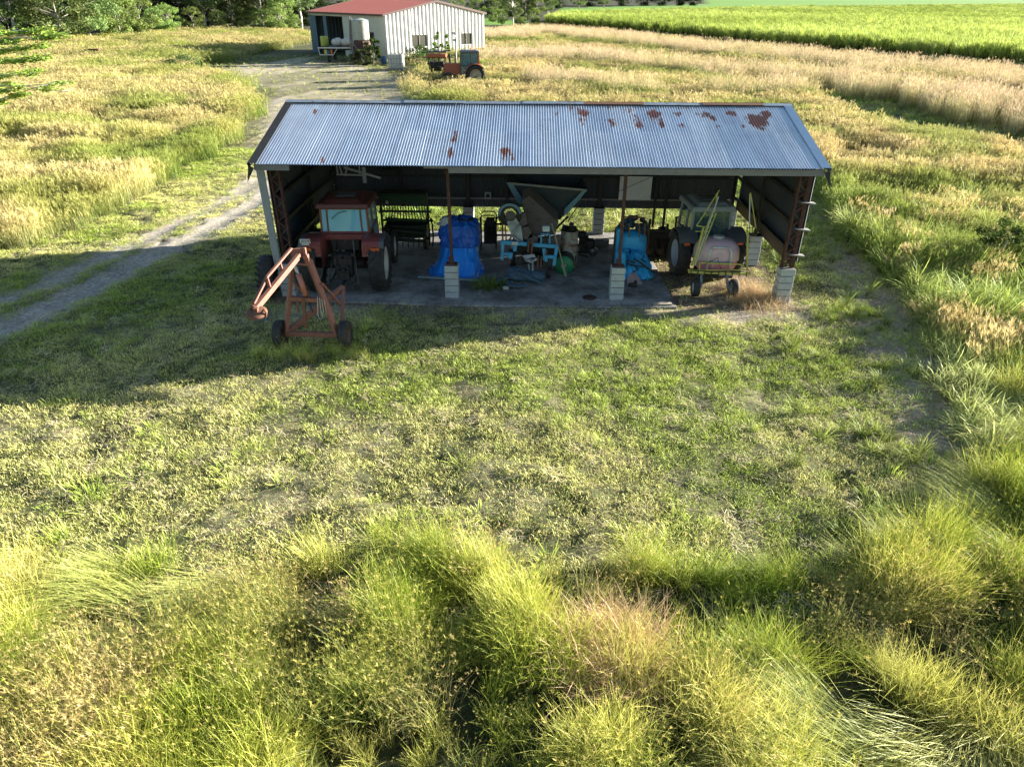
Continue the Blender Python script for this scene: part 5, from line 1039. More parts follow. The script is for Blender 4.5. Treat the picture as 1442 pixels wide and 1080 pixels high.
def mk(kind, seed):
    t = Tuft(seed); r = t.r
    def disc(R): a = r.uniform(0, 6.28); q = R*math.sqrt(r.random()); return q*math.cos(a), q*math.sin(a)
    if kind == 'lawn':
        for k in range(90):
            x, y = disc(.22); dry = r.random() < .3
            c0, c1 = ((.6, .52, .38), (1.35, 1.25, 1.05)) if dry else ((.30, .36, .2), (1.3, 1.3, 1.0))
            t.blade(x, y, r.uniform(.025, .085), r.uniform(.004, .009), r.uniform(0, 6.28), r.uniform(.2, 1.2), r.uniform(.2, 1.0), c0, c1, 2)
    if kind == 'thatch':
        for k in range(50):
            x, y = disc(.25); t.blade(x, y, r.uniform(.06, .15), r.uniform(.005, .01), r.uniform(0, 6.28), r.uniform(1.2, 1.5), r.uniform(-.2, .3), (.9, .85, .75), (1.2, 1.15, 1.05), 2)
    if kind == 'weed':
        for k in range(34):
            x, y = disc(.16); t.blade(x, y, r.uniform(.12, .28), r.uniform(.008, .015), math.atan2(y, x)+r.uniform(-.6, .6), r.uniform(.1, .8), r.uniform(.4, 1.3), (.28, .38, .22), (1.3, 1.35, 1.0), 3)
    if kind == 'near':
        for k in range(92):
            x, y = disc(.22); t.blade(x, y, r.uniform(.25, .85), r.uniform(.004, .009), r.uniform(0, 6.28), r.uniform(.03, .6), r.uniform(.05, 1.15), (.05, .08, .035), (1.45, 1.42, 1.0), 4, .5)  # near-black bases and bright tips paint canopy shade into the blades
        for k in range(6):
            x, y = disc(.2); p, d, a = t.blade(x, y, r.uniform(.55, .95), .0035, r.uniform(0, 6.28), r.uniform(.05, .4), r.uniform(.1, .6), (.5, .6, .4), (1.15, 1.05, .9), 4, .7); t.head(p, d, 'finger', (1.2, 1.0, .82))
    if kind == 'seedy':
        for k in range(40):
            x, y = disc(.22); t.blade(x, y, r.uniform(.3, .7), r.uniform(.005, .009), r.uniform(0, 6.28), r.uniform(.05, .5), r.uniform(.4, 1.7), (.08, .12, .06), (1.3, 1.35, 1.0), 3, .5)  # blade bases darkened too, shade low in the clump put into the colour
        for k in range(24):
            x, y = disc(.26); p, d, a = t.blade(x, y, r.uniform(.5, .95), .0035, r.uniform(0, 6.28), r.uniform(.05, .5), r.uniform(.1, .7), (.6, .6, .4), (1.2, 1.05, .9), 3, .7); t.head(p, d, 'finger', (1.25, 1.02, .82))
    if kind == 'lodged':                    # long stems pushed over
        for k in range(90):
            x, y = disc(.25); t.blade(x, y, r.uniform(.6, 1.1), r.uniform(.005, .009), r.uniform(-.45, .45), r.uniform(.6, 1.1), r.uniform(.2, .6), (.12, .16, .09), (1.35, 1.35, 1.1), 4, .6)
    if kind == 'guinea':
        for k in range(60):
            x, y = disc(.25); t.blade(x, y, r.uniform(.5, 1.15), r.uniform(.014, .026), math.atan2(y, x)+r.uniform(-.9, .9), r.uniform(.05, .5), r.uniform(.7, 2.1), (.09, .14, .07), (1.3, 1.35, 1.0), 5, .55)
    if kind == 'field':                     # mid and far clumps, coarser
        for k in range(60):
            x, y = disc(.42); t.blade(x, y, r.uniform(.4, 1.0), r.uniform(.010, .020), r.uniform(0, 6.28), r.uniform(.0, .4), r.uniform(.1, 1.1), (.3, .4, .25), (1.1, 1.12, .95), 3, .5)
        for k in range(46):
            x, y = disc(.55); p, d, a = t.blade(x, y, r.uniform(.8, 1.2), .010, r.uniform(0, 6.28), r.uniform(0, .25), r.uniform(0, .4), (.7, .7, .5), (1.25, 1.15, 1.0), 2, .8); t.head(p, d, 'plume', (1.35, 1.18, 1.1))
    if kind == 'tall':
        for k in range(70):
            x, y = disc(.4); p, d, a = t.blade(x, y, r.uniform(1.0, 1.9), r.uniform(.014, .024), r.uniform(0, 6.28), r.uniform(.0, .22), r.uniform(.0, .6), (.4, .46, .35), (1.2, 1.15, 1.05), 3, .5)
            if k % 3 == 0: t.head(p, d, 'plume', (1.35, 1.15, 1.2))
    if kind == 'cane':
        for k in range(16):
            x, y = disc(.45); z0 = r.uniform(1.0, 2.1); t.blade(x, y, z0+.3, .05, r.uniform(0, 6.28), r.uniform(0, .08), .1, (.10, .08, .05), (.22, .22, .10), 2, .9)
            for j in range(7):
                a = r.uniform(0, 6.28); b = len(t.v); t.blade(x, y, r.uniform(.8, 1.3), r.uniform(.05, .085), a, r.uniform(.1, .5), r.uniform(.3, 1.9), (.5, .6, .28), (1.0, 1.1, .52), 4, .5)
                for q in range(b, len(t.v)): v = t.v[q]; t.v[q] = (v[0], v[1], v[2]+z0+j*.05)
        for k in range(24):
            x, y = disc(.5); t.blade(x, y, r.uniform(.5, 1.4), .04, r.uniform(0, 6.28), r.uniform(.1, .9), r.uniform(.5, 1.8), (.12, .09, .05), (.30, .22, .13), 3)
    if kind == 'dead':
        for k in range(60):
            x, y = disc(.3); t.blade(x, y, r.uniform(.25, .7), r.uniform(.004, .01), r.uniform(0, 6.28), r.uniform(.2, 1.1), r.uniform(.2, 1.2), (.8, .7, .6), (1.2, 1.1, 1.0), 3)
    return t
_src = {}
def sources(kind, n, mat_=None):
    if kind not in _src: _src[kind] = [mk(kind, 100+hash_(kind)+i).mesh('src_'+kind, mat_ or GRASSM) for i in range(n)]
    return _src[kind]
def hash_(s): return sum(ord(c)*(i+3) for i, c in enumerate(s)) % 997
def scatter(name, x, y, z, rot, sc, tint, srcs, idx, label=None):
    n = len(x); me = bpy.data.meshes.new(name); me.vertices.add(n); me.vertices.foreach_set('co', np.stack([x, y, z], -1).ravel())
    for nm, ty, key, arr in (('rot', 'FLOAT_VECTOR', 'vector', rot), ('tint', 'FLOAT_COLOR', 'color', np.concatenate([tint, np.ones((n, 1))], 1)), ('sc', 'FLOAT_VECTOR', 'vector', sc), ('vi', 'INT', 'value', idx)):
        a = me.attributes.new(nm, ty, 'POINT'); a.data.foreach_set(key, np.asarray(arr).ravel().astype(np.int32 if ty == 'INT' else np.float32))
    o = bpy.data.objects.new(name, me); COL.objects.link(o)
    ng = bpy.data.node_groups.new('scatter_'+name, 'GeometryNodeTree'); ng.interface.new_socket('Geometry', in_out='INPUT', socket_type='NodeSocketGeometry'); ng.interface.new_socket('Geometry', in_out='OUTPUT', socket_type='NodeSocketGeometry')
    nn = ng.nodes; L = ng.links.new; gi = nn.new('NodeGroupInput'); go = nn.new('NodeGroupOutput')
    iop = nn.new('GeometryNodeInstanceOnPoints'); m2p = nn.new('GeometryNodeMeshToPoints'); L(gi.outputs[0], m2p.inputs[0]); L(m2p.outputs[0], iop.inputs['Points'])
    jn = nn.new('GeometryNodeJoinGeometry')
    for s_ in srcs[::-1]:
        oi = nn.new('GeometryNodeObjectInfo'); oi.inputs['Object'].default_value = s_; oi.inputs['As Instance'].default_value = False
        g2 = nn.new('GeometryNodeGeometryToInstance'); L(oi.outputs['Geometry'], g2.inputs[0]); L(g2.outputs[0], jn.inputs[0])
    L(jn.outputs[0], iop.inputs['Instance']); iop.inputs['Pick Instance'].default_value = True
    def na(nm, ty):
        a = nn.new('GeometryNodeInputNamedAttribute'); a.data_type = ty; a.inputs[0].default_value = nm; return a.outputs[0]
    L(na('vi', 'INT'), iop.inputs['Instance Index'])
    e2r = nn.new('FunctionNodeEulerToRotation'); L(na('rot', 'FLOAT_VECTOR'), e2r.inputs[0]); L(e2r.outputs[0], iop.inputs['Rotation']); L(na('sc', 'FLOAT_VECTOR'), iop.inputs['Scale'])
    L(iop.outputs[0], go.inputs[0]); md = o.modifiers.new('scatter', 'NODES'); md.node_group = ng
    tag(o, label, 'grass', kind='stuff'); return o
rng = np.random.default_rng(5)
def grid(x0, x1, y0, y1, step, margin=140):
    gx_, gy_ = np.meshgrid(np.arange(x0, x1, step), np.arange(y0, y1, step)); x = gx_.ravel()+rng.uniform(-.5, .5, gx_.size)*step; y = gy_.ravel()+rng.uniform(-.5, .5, gx_.size)*step
    px, py = to_px(x, y); k = (px > -margin) & (px < 1442+margin) & (py < 1150+margin) & (y > 2.5); return x[k], y[k]
def place(name, kind, nvar, x, y, scale, tint, lean=0.15, leandir=None, leanamt=None, label=None, z=None, mat_=None):
    n = len(x)
    if n == 0: return
    ex = rng.normal(0, lean, n); ey = rng.normal(0, lean, n); ez = rng.uniform(0, 6.283, n)
    if leandir is not None: ez = leandir; ex = ex*.4; ey = leanamt+ey*.4
    sc = scale if np.ndim(scale) == 2 else np.stack([scale]*3, -1)
    sr = sources(kind, nvar, mat_)
    return scatter(name, x, y, hgt(x, y)-.01 if z is None else z, np.stack([ex, ey, ez], -1), sc, tint, sr, rng.integers(0, nvar, n), label)
def tints(x, y, stops, f=.5, s=0, jit=.12):
    """patchy blend between stop colours"""
    t = fbm(x*f, y*f, 40+s, 3); t = np.clip((t-.28)/.44, 0, .999)*(len(stops)-1); i = t.astype(int); fr = (t-i)[:, None]; st = np.array(stops)
    c = st[i]*(1-fr)+st[np.minimum(i+1, len(stops)-1)]*fr; return c*(1+rng.normal(0, jit, (len(x), 1)))
GRN1, YGRN, GOLD, TAN, PINKT, DGRN = (.19, .26, .055), (.40, .47, .13), (.72, .62, .30), (.80, .66, .42), (.82, .62, .46), (.12, .22, .05)
def dens(p): return rng.random(len(p)) < p
# --- mown turf -----------------------------------------------------------------
x, y = grid(-34, 34, 7, 42, .18); z = zones(x, y)
turf = ~(z['left'] | z['back'] | z['slab'] | (z['shed'] & (x < 4.4)) | z['cane'])
bare = np.clip(z['rut']*1.1+z['apron']*.75+z['path']*.65+z['yard']*.6+z['shed']*.85, 0, 1)
cl = fbm(x*1.3, y*1.3, 51); k = turf & dens(np.clip((1-bare)*(.5+1.3*smooth(.35, .6, cl)), 0, 1)); xx, yy, zz = x[k], y[k], cl[k]
g = smooth(.46, .62, fbm(xx*.28, yy*.28, 52)+.12*smooth(-2, 9, xx)*(1-smooth(15.5, 19, yy))); tn = np.array((.84, .82, .40))*(1-g[:, None])+np.array((.52, .62, .16))*g[:, None]; tn = tn*(1+rng.normal(0, .13, (len(xx), 1)))
place('short_grass', 'lawn', 5, xx, yy, rng.uniform(.7, 1.5, len(xx))*(.8+.5*zz), tn, label='short mown grass with dry patches in front of the long shed')
k = turf & dens((1-z['rut'])*.16*(.3+fbm(x*.7, y*.7, 53))); place('dry_thatch', 'thatch', 4, x[k], y[k], rng.uniform(.7, 1.3, k.sum()), tints(x[k], y[k], [(.82, .74, .52), (.6, .53, .36)], 1), label='pale dead clippings lying on the mown grass', z=hgt(x[k], y[k])+.02)
x, y = grid(-34, 34, 7.5, 42, .42); z = zones(x, y); turf = ~(z['left'] | z['back'] | z['shed'] | z['fore']); c = fbm(x*.9, y*.9, 54)
k = turf & dens(smooth(.44, .62, c)*(1-z['rut'])*(1-z['apron']*.6)*.9); place('weed_tufts', 'weed', 4, x[k], y[k], rng.uniform(.5, 1.15, k.sum())*(1+.35*smooth(13, 9, y[k])), tints(x[k], y[k], [(.40,.50,.10), (.58,.62,.19), (.50, .56, .14)], .5, 2), label='low green tufts standing out of the mown grass')
# --- foreground long grass -----------------------------------------------------
x, y = grid(-14, 16, 3.2, 20, .17, 260); z = zones(x, y); k = z['fore']; x, y = x[k], y[k]
hol = fbm(x*1.0, y*1.25, 61, 3); HOL = [(205, 868, .45), (255, 838, .40), (485, 815, .42), (440, 950, .45), (430, 985, .35), (650, 1000, .4), (805, 850, .42), (1004, 898, .42), (1325, 940, .5), (936, 1045, .38), (1195, 985, .4), (90, 900, .3), (740, 830, .3), (1400, 880, .4), (1130, 850, .3)]
hx = np.zeros(len(x))
for px_, py_, r_h in HOL:
    cxh, cyh = G(px_, py_); hx = np.maximum(hx, 1-smooth(.7, 1.15, np.hypot((x-cxh), (y-cyh)*.9)/(r_h*1.4)+(fbm(x*3, y*3, 66)-.5)*.8))
gap = np.maximum(hx, .8*(1-smooth(.36, .42, hol))); typ = fbm(x*.7, y*.7, 62); ldz = smooth(.56, .62, fbm(x*.42+3, y*.42, 63)); edge = smooth(6.6, 8.6, y)
k0 = dens(1-.90*gap)
def sub(m): return x[m], y[m]
hs_ = lambda a, b_: .52+.62*smooth(.40, .62, fbm(a*1.0, b_*1.25, 61, 3))
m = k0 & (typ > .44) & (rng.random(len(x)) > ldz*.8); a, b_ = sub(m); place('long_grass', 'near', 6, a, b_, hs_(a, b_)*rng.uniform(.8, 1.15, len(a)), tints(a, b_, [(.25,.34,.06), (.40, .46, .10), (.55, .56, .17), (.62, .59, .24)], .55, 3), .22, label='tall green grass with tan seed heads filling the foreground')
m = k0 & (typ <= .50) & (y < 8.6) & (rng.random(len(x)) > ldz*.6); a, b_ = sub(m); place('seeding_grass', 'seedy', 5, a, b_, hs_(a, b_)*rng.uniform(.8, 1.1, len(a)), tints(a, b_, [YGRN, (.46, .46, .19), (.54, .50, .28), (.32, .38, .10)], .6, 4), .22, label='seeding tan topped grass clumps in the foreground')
m = k0 & (ldz > .2) & dens(.75*ldz); a, b_ = sub(m); dr_ = fbm(a*.35, b_*.35, 64)*7+rng.normal(0, .25, len(a)); place('lodged_grass', 'lodged', 4, a, b_, rng.uniform(.8, 1.1, len(a)), tints(a, b_, [(.44,.47,.16), (.54, .53, .23), (.58, .55, .30)], .5, 5), .15, dr_, np.full(len(a), .25), label='long pale grass blown flat in swirls in the foreground')
dd = np.hypot(x-G(850, 930)[0], y-G(850, 930)[1]); m = (dd < .75) & dens(.8*np.ones(len(x))); a, b_ = sub(m); place('dead_grass', 'dead', 3, a, b_, rng.uniform(1.0, 1.4, len(a)), tints(a, b_, [(.52, .38, .26), (.62, .48, .32)], 1, 6), label='brown dead brushy clump in the foreground grass')
# --- lush right edge -----------------------------------------------------------
x, y = grid(6, 40, 8, 34, .30, 200); z = zones(x, y); c = fbm(x*.55, y*.55, 71); k = z['rg'] & dens(.6+.4*smooth(.30, .48, c)); x, y, c = x[k], y[k], c[k]
place('guinea_grass', 'guinea', 5, x, y, (.62+.6*smooth(.35, .65, c))*rng.uniform(.75, 1.15, len(x)), tints(x, y, [(.32,.39,.11), (.48, .52, .19), (.62, .61, .31)], .5, 7), .2, label='lush broad leaved green grass on the right of the mown area')
TX, TY = G(650, 121)
x, y = grid(5, 22, 8, 32, .34, 200); z = zones(x, y); k = ~(z['rg'] | z['back'] | z['shed'] | z['fore']) & (dline(x, y, PATHR) < 3.0) & dens(.55*smooth(.5, .62, fbm(x*.8, y*.8, 77))); place('spilling_weeds', 'guinea', 5, x[k], y[k], rng.uniform(.22, .55, k.sum()), tints(x[k], y[k], [(.34,.40,.10), (.48, .50, .18)], .5, 27), .25, label='ragged weeds spilling on to the worn path right of the long shed')
x, y = grid(6, 30, 8, 30, .5, 200); z = zones(x, y); k = z['rg'] & dens(.5*smooth(.45, .6, fbm(x*.7, y*.7, 78))); place('straw_stems', 'field', 5, x[k], y[k], rng.uniform(.6, .95, k.sum()), tints(x[k], y[k], [(.50,.46,.22), (.56, .50, .28)], .5, 28), .3, label='pale straw stems mixed through the green growth on the right')
x, y = grid(6, 30, 8, 30, .34, 200); z = zones(x, y); k = z['rg'] & dens(.75*smooth(.42, .56, fbm(x*.9, y*.9, 79))); place('bushy_weeds', 'weed', 4, x[k], y[k], rng.uniform(1.5, 2.8, k.sum()), tints(x[k], y[k], [(.46,.54,.22), (.58, .60, .30), (.64, .62, .36)], .8, 29), .3, label='soft pale bushy weeds among the green growth on the right')
# --- fields left, behind and right ---------------------------------------------
def field(name, zk, kinds, x0, x1, y0, y1, step, lab):
    x, y = grid(x0, x1, y0, y1, step, 160); z = zones(x, y); k = z[zk] & ~z['cut'] & ~z['cane'] & ~z['yard'] & ~(z['rg'] & (y < 21.5)); return x[k], y[k]
def farscale(y): return 1+0*y
for nm, zk, bands in (('left_field_grass', 'left', ((18, 45, .38), (45, 90, .70), (90, 190, 1.3))), ('back_field_grass', 'back', ((9, 45, .42), (45, 90, .75), (90, 240, 1.4)))):
    for bi, (y0, y1, st) in enumerate(bands):
        x, y = field(nm, zk, None, (-200 if zk == 'left' else -40), (10 if zk == 'left' else 190), y0, y1, st, '')
        c = fbm(x*.22, y*.22, 81); hole = fbm(x*.33, y*.33, 82); k = dens(.35+.65*smooth(.30, .42, hole)) & ~((np.hypot((x-TX)/6, (y-TY+3.5)/4.5) < 1)&(rng.random(len(x))<.75)); x, y, c, hole = x[k], y[k], c[k], hole[k]
        S_ = (.74+.34*smooth(.3, .6, hole))*rng.uniform(.8, 1.15, len(x))*farscale(y)*(1, 1.0, 1.0)[bi]
        stops = [(.22, .29, .07), (.35, .38, .13), (.46, .45, .22), (.43, .41, .20), (.28, .34, .10)] if zk == 'left' else [(.22, .30, .07), (.34, .37, .13), (.46, .44, .22), (.45, .41, .21), (.29, .34, .11)]
        if zk == 'back':
            near_g = (1-smooth(24, 36, y))*(1-smooth(12, 20, x)*0); S_ = S_*(1-.25*near_g)
        wx = (1.0, 1.7, 2.8)[bi]; sc = np.stack([S_*wx, S_*wx, S_*.95], -1)
        place(nm if bi == 0 else nm, 'field', 5, x, y, sc, tints(x, y, stops, .11, 8+bi, .16), .12, label=('tall seeding yellow grass covering the paddock left of the track' if zk == 'left' else 'tall yellow grass paddock behind and right of the long shed')+(' near the camera', ' in its middle distance', ' far off')[bi])
# the tall pinkish band along the cane
pts3 = PX((690, 60), (765, 50), (900, 66), (1100, 90), (1250, 106), (1442, 130), (1800, 175))
pts = PX((700, 92), (800, 88), (900, 98), (1000, 112), (1100, 118), (1200, 128), (1330, 150), (1500, 190), (1800, 250)); pts2 = PX((780, 125), (800, 130), (1000, 150), (1100, 140))
x, y = grid(-25, 140, 40, 190, .85, 160); d = np.minimum(dline(x, y, pts), dline(x, y, pts2)+2.0); d = np.minimum(d, dline(x, y, pts3)*.7); c = fbm(x*.3, y*.3, 91); k = (d < 2.0+5*c) & dens(.35+.65*smooth(.32, .5, c)) & ~zones(x, y)['cane']
place('tall_pink_grass', 'tall', 4, x[k], y[k], rng.uniform(.8, 1.2, k.sum())*1.05, tints(x[k], y[k], [(.48, .45, .24), (.51, .46, .28), (.50, .44, .28)], .2, 12), .08, label='band of tall pinkish tan grass along the cane block')
# greener short stuff: cut strip and the ground behind the shed
x, y = grid(-20, 110, 24, 80, .45, 120); z = zones(x, y); k = (z['cut'] | ((y < 36) & (x > -8) & (x < 14) & ~z['shed'] & ~z['rg'])) & dens(np.full(len(x), .6))
place('rough_green_grass', 'weed', 4, x[k], y[k], rng.uniform(.9, 2.0, k.sum()), tints(x[k], y[k], [(.30, .43, .11), (.40, .47, .16), (.52, .50, .25)], .4, 13), label='rough green regrowth behind the long shed and in the cut strip')
x, y = grid(-50, 0, 34, 112, .75, 120); z = zones(x, y); k = ~(z['left'] | z['back'] | z['cane']) & dens((.85-.5*z['yard'])*(1-z['rut']*.9))
place('verge_grass', 'weed', 4, x[k], y[k], rng.uniform(.8, 1.5, k.sum()), tints(x[k], y[k], [(.44, .45, .2), (.54, .49, .27)], .4, 14), label='short grass verge along the dirt track beyond the long shed')
# dead and weedy clumps near the right end pier, weeds on the slab edge, stems in shadow
ex_, ey_ = G(1072, 425); x = rng.normal(ex_-.15, .40, 60); y = rng.normal(ey_+.35, .5, 60); place('dry_weeds', 'dead', 3, x, y, rng.uniform(.6, 1.1, 60), tints(x, y, [(.46, .36, .22), (.56, .44, .28), (.30, .32, .14)], 2, 15), label='dry brown weeds round the right end pier')
ex_, ey_ = G(692, 405); x = rng.normal(ex_, .32, 26); y = rng.normal(ey_, .22, 26); place('slab_weeds', 'weed', 4, x, y, rng.uniform(.8, 1.7, 26), tints(x, y, [GRN1, (.20, .24, .08)], 2, 16), label='green weeds growing up beside the grey cloth heap')
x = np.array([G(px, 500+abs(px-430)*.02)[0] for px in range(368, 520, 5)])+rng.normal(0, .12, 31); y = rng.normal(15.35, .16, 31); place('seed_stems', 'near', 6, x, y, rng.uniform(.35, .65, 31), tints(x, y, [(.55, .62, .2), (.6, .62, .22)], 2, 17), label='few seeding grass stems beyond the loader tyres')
# --- sugar cane ------------------------------------------------------------------
cs = []
for y0, y1, st in ((60, 150, 1.05), (150, 260, 1.9), (260, 420, 3.3), (420, 760, 6.0)):
    x, y = grid(-10, 560, y0, y1, st, 120); k = zones(x, y)['cane']; x, y = x[k], y[k]; s_ = (st/1.05)**.55; sc = np.stack([np.full(len(x), st/1.05*.95), np.full(len(x), st/1.05*.95), np.full(len(x), 1.0)], -1)*rng.uniform(.88, 1.12, (len(x), 1)); cs.append((x, y, sc))
x = np.concatenate([c[0] for c in cs]); y = np.concatenate([c[1] for c in cs]); sc = np.concatenate([c[2] for c in cs])
tn = tints(x, y, [(.50, .54, .24), (.62, .64, .33), (.70, .70, .40)], .03, 18, .10); ho = .94+.2*fbm(x*.05, y*.05, 19); sc[:, 2] *= ho*1.0
place('sugar_cane', 'cane', 5, x, y, sc, tn, .05, label='block of tall bright green sugar cane', z=np.zeros(len(x)))
o = bpy.data.objects['sugar_cane']; o['category'] = 'crop'
# --- trees -----------------------------------------------------------------------
BARK = paint((.30, .27, .23), .9, dirt=.4, sc=2, key='bark'); PBARK = paint((.62, .58, .52), .7, dirt=.3, sc=1.5, dc=(.35, .27, .2), key='palebark')
def tree(name, label, loc, H, R, cz, col, trunk=BARK, leaf=.36, nclump=46, nleaf=150, seed=1, tr=.22, group='trees of the far tree line', flat=1.0, drop=0, fork=3):
    r = random.Random(seed); t = thing(name, label, 'tree', loc, r.uniform(0, 6), group)
    b = MB(); top = H*.9; base = [Vector((0, 0, -.1)), Vector((r.uniform(-.2, .2), r.uniform(-.2, .2), cz*.6)), Vector((r.uniform(-.5, .5), r.uniform(-.5, .5), top*.6)), Vector((r.uniform(-.8, .8), r.uniform(-.8, .8), top))]
    b.tube(base, [tr, tr*.8, tr*.5, tr*.1], 8); cl = []
    for k in range(nclump):
        a = r.uniform(0, 6.283); v = r.uniform(-1, 1); rr = (1-abs(v)**2.2)**.5*r.uniform(.45, 1.0); cl.append(Vector((math.cos(a)*R*rr, math.sin(a)*R*rr, cz+(H-cz)*(v*.5+.5)-drop*rr**2)))
    for p in cl[::3]:
        k = min(.95, max(.15, (p.z-.8)/top*.75)); s_ = base[1].lerp(base[3], k); b.tube([s_, s_.lerp(p, .55)+Vector((0, 0, .3)), p], [tr*.35, tr*.2, .02], 5)
    b.build('trunk', trunk, t)
    n = nclump*nleaf; rn = np.random.default_rng(seed); C = np.repeat(np.array(cl), nleaf, 0); rad_ = R*.25*rn.uniform(.7, 1.3, (nclump, 1)).repeat(nleaf, 0)
    d = rn.normal(0, 1, (n, 3)); d /= np.linalg.norm(d, axis=1)[:, None]; P = C+d*rad_*(rn.random((n, 1))**.45)*np.array([1, 1, .62*flat]); P[:, 2] = np.maximum(P[:, 2], .15)
    u = rn.normal(0, 1, (n, 3)); u /= np.linalg.norm(u, axis=1)[:, None]; w = np.cross(u, d+.3*rn.normal(0, 1, (n, 3))); w /= np.linalg.norm(w, axis=1)[:, None]+1e-9
    L = leaf*rn.uniform(.6, 1.35, (n, 1)); V = np.stack([P-u*L*.5, P+w*L*.28, P+u*L*.6, P-w*L*.28], 1).reshape(-1, 3)
    me = bpy.data.meshes.new('crown'); me.vertices.add(4*n); me.vertices.foreach_set('co', V.ravel()); me.loops.add(4*n); me.loops.foreach_set('vertex_index', np.arange(4*n, dtype=np.int32)); me.polygons.add(n); me.polygons.foreach_set('loop_start', np.arange(0, 4*n, 4, dtype=np.int32)); me.update(calc_edges=True)
    cc = np.array(col)*rn.uniform(.65, 1.35, (nclump, 1)).repeat(nleaf, 0)*rn.uniform(.75, 1.25, (n, 1)); cc = np.concatenate([cc, np.ones((n, 1))], 1).repeat(4, 0)
    at = me.color_attributes.new('Col', 'FLOAT_COLOR', 'POINT'); at.data.foreach_set('color', cc.ravel()); me.materials.append(LEAFM)
    o = bpy.data.objects.new('crown', me); COL.objects.link(o); o.parent = t; return t
EU, BR, DK, BSH = (.15, .20, .08), (.21, .28, .08), (.035, .055, .02), (.22, .30, .10)
P_gum = tree('gum_tree', 'tall gum tree with pale forked trunk above a leafy crown, leftmost of the tree line', G(28, 60)+(0,), 15, 5.5, 4.5, EU, PBARK, seed=2, tr=.35, nclump=60)
P_br = tree('broadleaf_tree', 'broad green tree with thin dark trunk beside the leftmost gum tree', G(92, 66)+(0,), 12, 5.5, 2.2, (.17, .23, .08), BARK, seed=3, nclump=64, drop=1.5)
P_bush = tree('bushy_tree', 'rounded bright green bushy tree just right of the rusty bin', G(172, 57)+(0,), 8, 4.2, 1.0, BR, BARK, seed=4, nclump=50, leaf=.3)
P_dark = tree('dark_tree', 'dense dark tree filling the gap behind the bushy tree', G(215, 45)+(0,), 15, 7, .5, DK, BARK, seed=5, nclump=60, leaf=.42)
FR = [(P_br, 60, 60, 1.0, 'leafy tree between the leftmost gum and the broad tree'), (P_bush, 200, 53, .95, 'second rounded bushy tree to the right of the rusty bin'), (P_bush, 240, 50, .72, 'low spreading bush tree ending the bushy row'), (P_gum, 190, 46, 1.0, 'gum tree whose white trunk rises above the bushy trees'), (P_gum, 290, 44, 1.0, 'slender gum tree over the dark gap left of the far shed'),
      (P_br, 330, 43, .9, 'leafy tree with broken pale limb left of the far shed'), (P_br, 372, 44, 1.0, 'vine hung tree nearest the left of the far shed'), (P_bush, 402, 46, .9, 'vine covered bush tree beside the yard entrance'), (P_gum, 425, 42, 1.05, 'gum tree just left of the far shed roof'), (P_br, 130, 60, 1.05, 'wide tree whose crown hangs over the rusty bin'), (P_bush, -40, 66, 1.1, 'bushy tree at the edge of the tree line'), (P_gum, -90, 70, 1.1, 'gum tree beyond the edge of the paddock'), (P_br, -150, 75, 1.1, 'leafy tree beyond the edge of the paddock')]
for p_, px, py, s_, lb in FR: dup(p_, G(px, py)+(0,), random.uniform(0, 6), lb, s_)
BKL = [(20, 34), (70, 33), (115, 32), (150, 31), (185, 30), (225, 30), (262, 30), (300, 30), (340, 31), (375, 32), (410, 32), (445, 31), (-30, 36), (-80, 38)]
adj = ['leftmost', 'second', 'third', 'fourth', 'fifth', 'sixth', 'seventh', 'eighth', 'ninth', 'tenth', 'eleventh', 'twelfth', 'outer', 'outermost']
BK2 = [(0, 40), (45, 41), (90, 40), (135, 39), (180, 38), (220, 37), (258, 36), (296, 36), (334, 36), (370, 36), (405, 37), (438, 37)]
for (px, py), a in zip(BK2, adj): dup(P_dark, G(px, py)+(0,), random.uniform(0, 6), '%s dark tree standing close behind the leafy front trees' % a, random.uniform(.8, 1.1))
for (px, py), a in zip(BKL, adj): dup(P_dark, G(px, py)+(0,), random.uniform(0, 6), '%s dark tree in the shaded row behind the tree line' % a, random.uniform(1.1, 1.5))
SB = [(px_, py_+random.uniform(-1.5, 1), random.uniform(.35, .6)) for px_, py_ in ((-20, 60), (15, 58), (45, 57), (75, 56), (110, 53), (148, 51), (178, 49), (222, 47), (258, 46), (275, 46), (310, 45), (345, 45), (372, 46), (395, 47), (418, 48))]+[(695, 33, .5), (708, 36, .45), (730, 37, .5), (752, 36, .5), (700, 26, .8), (720, 24, .9), (755, 24, .8)]
for px_, py_, s_ in SB:
    o = dup(P_bush, G(px_, py_)+(0,), random.uniform(0, 6), 'low scrubby green bush at the foot of the far tree line', s_*1.1); o.name = 'scrub_bush'; o['category'] = 'bush'; o['group'] = 'scrub bushes along the foot of the tree line'
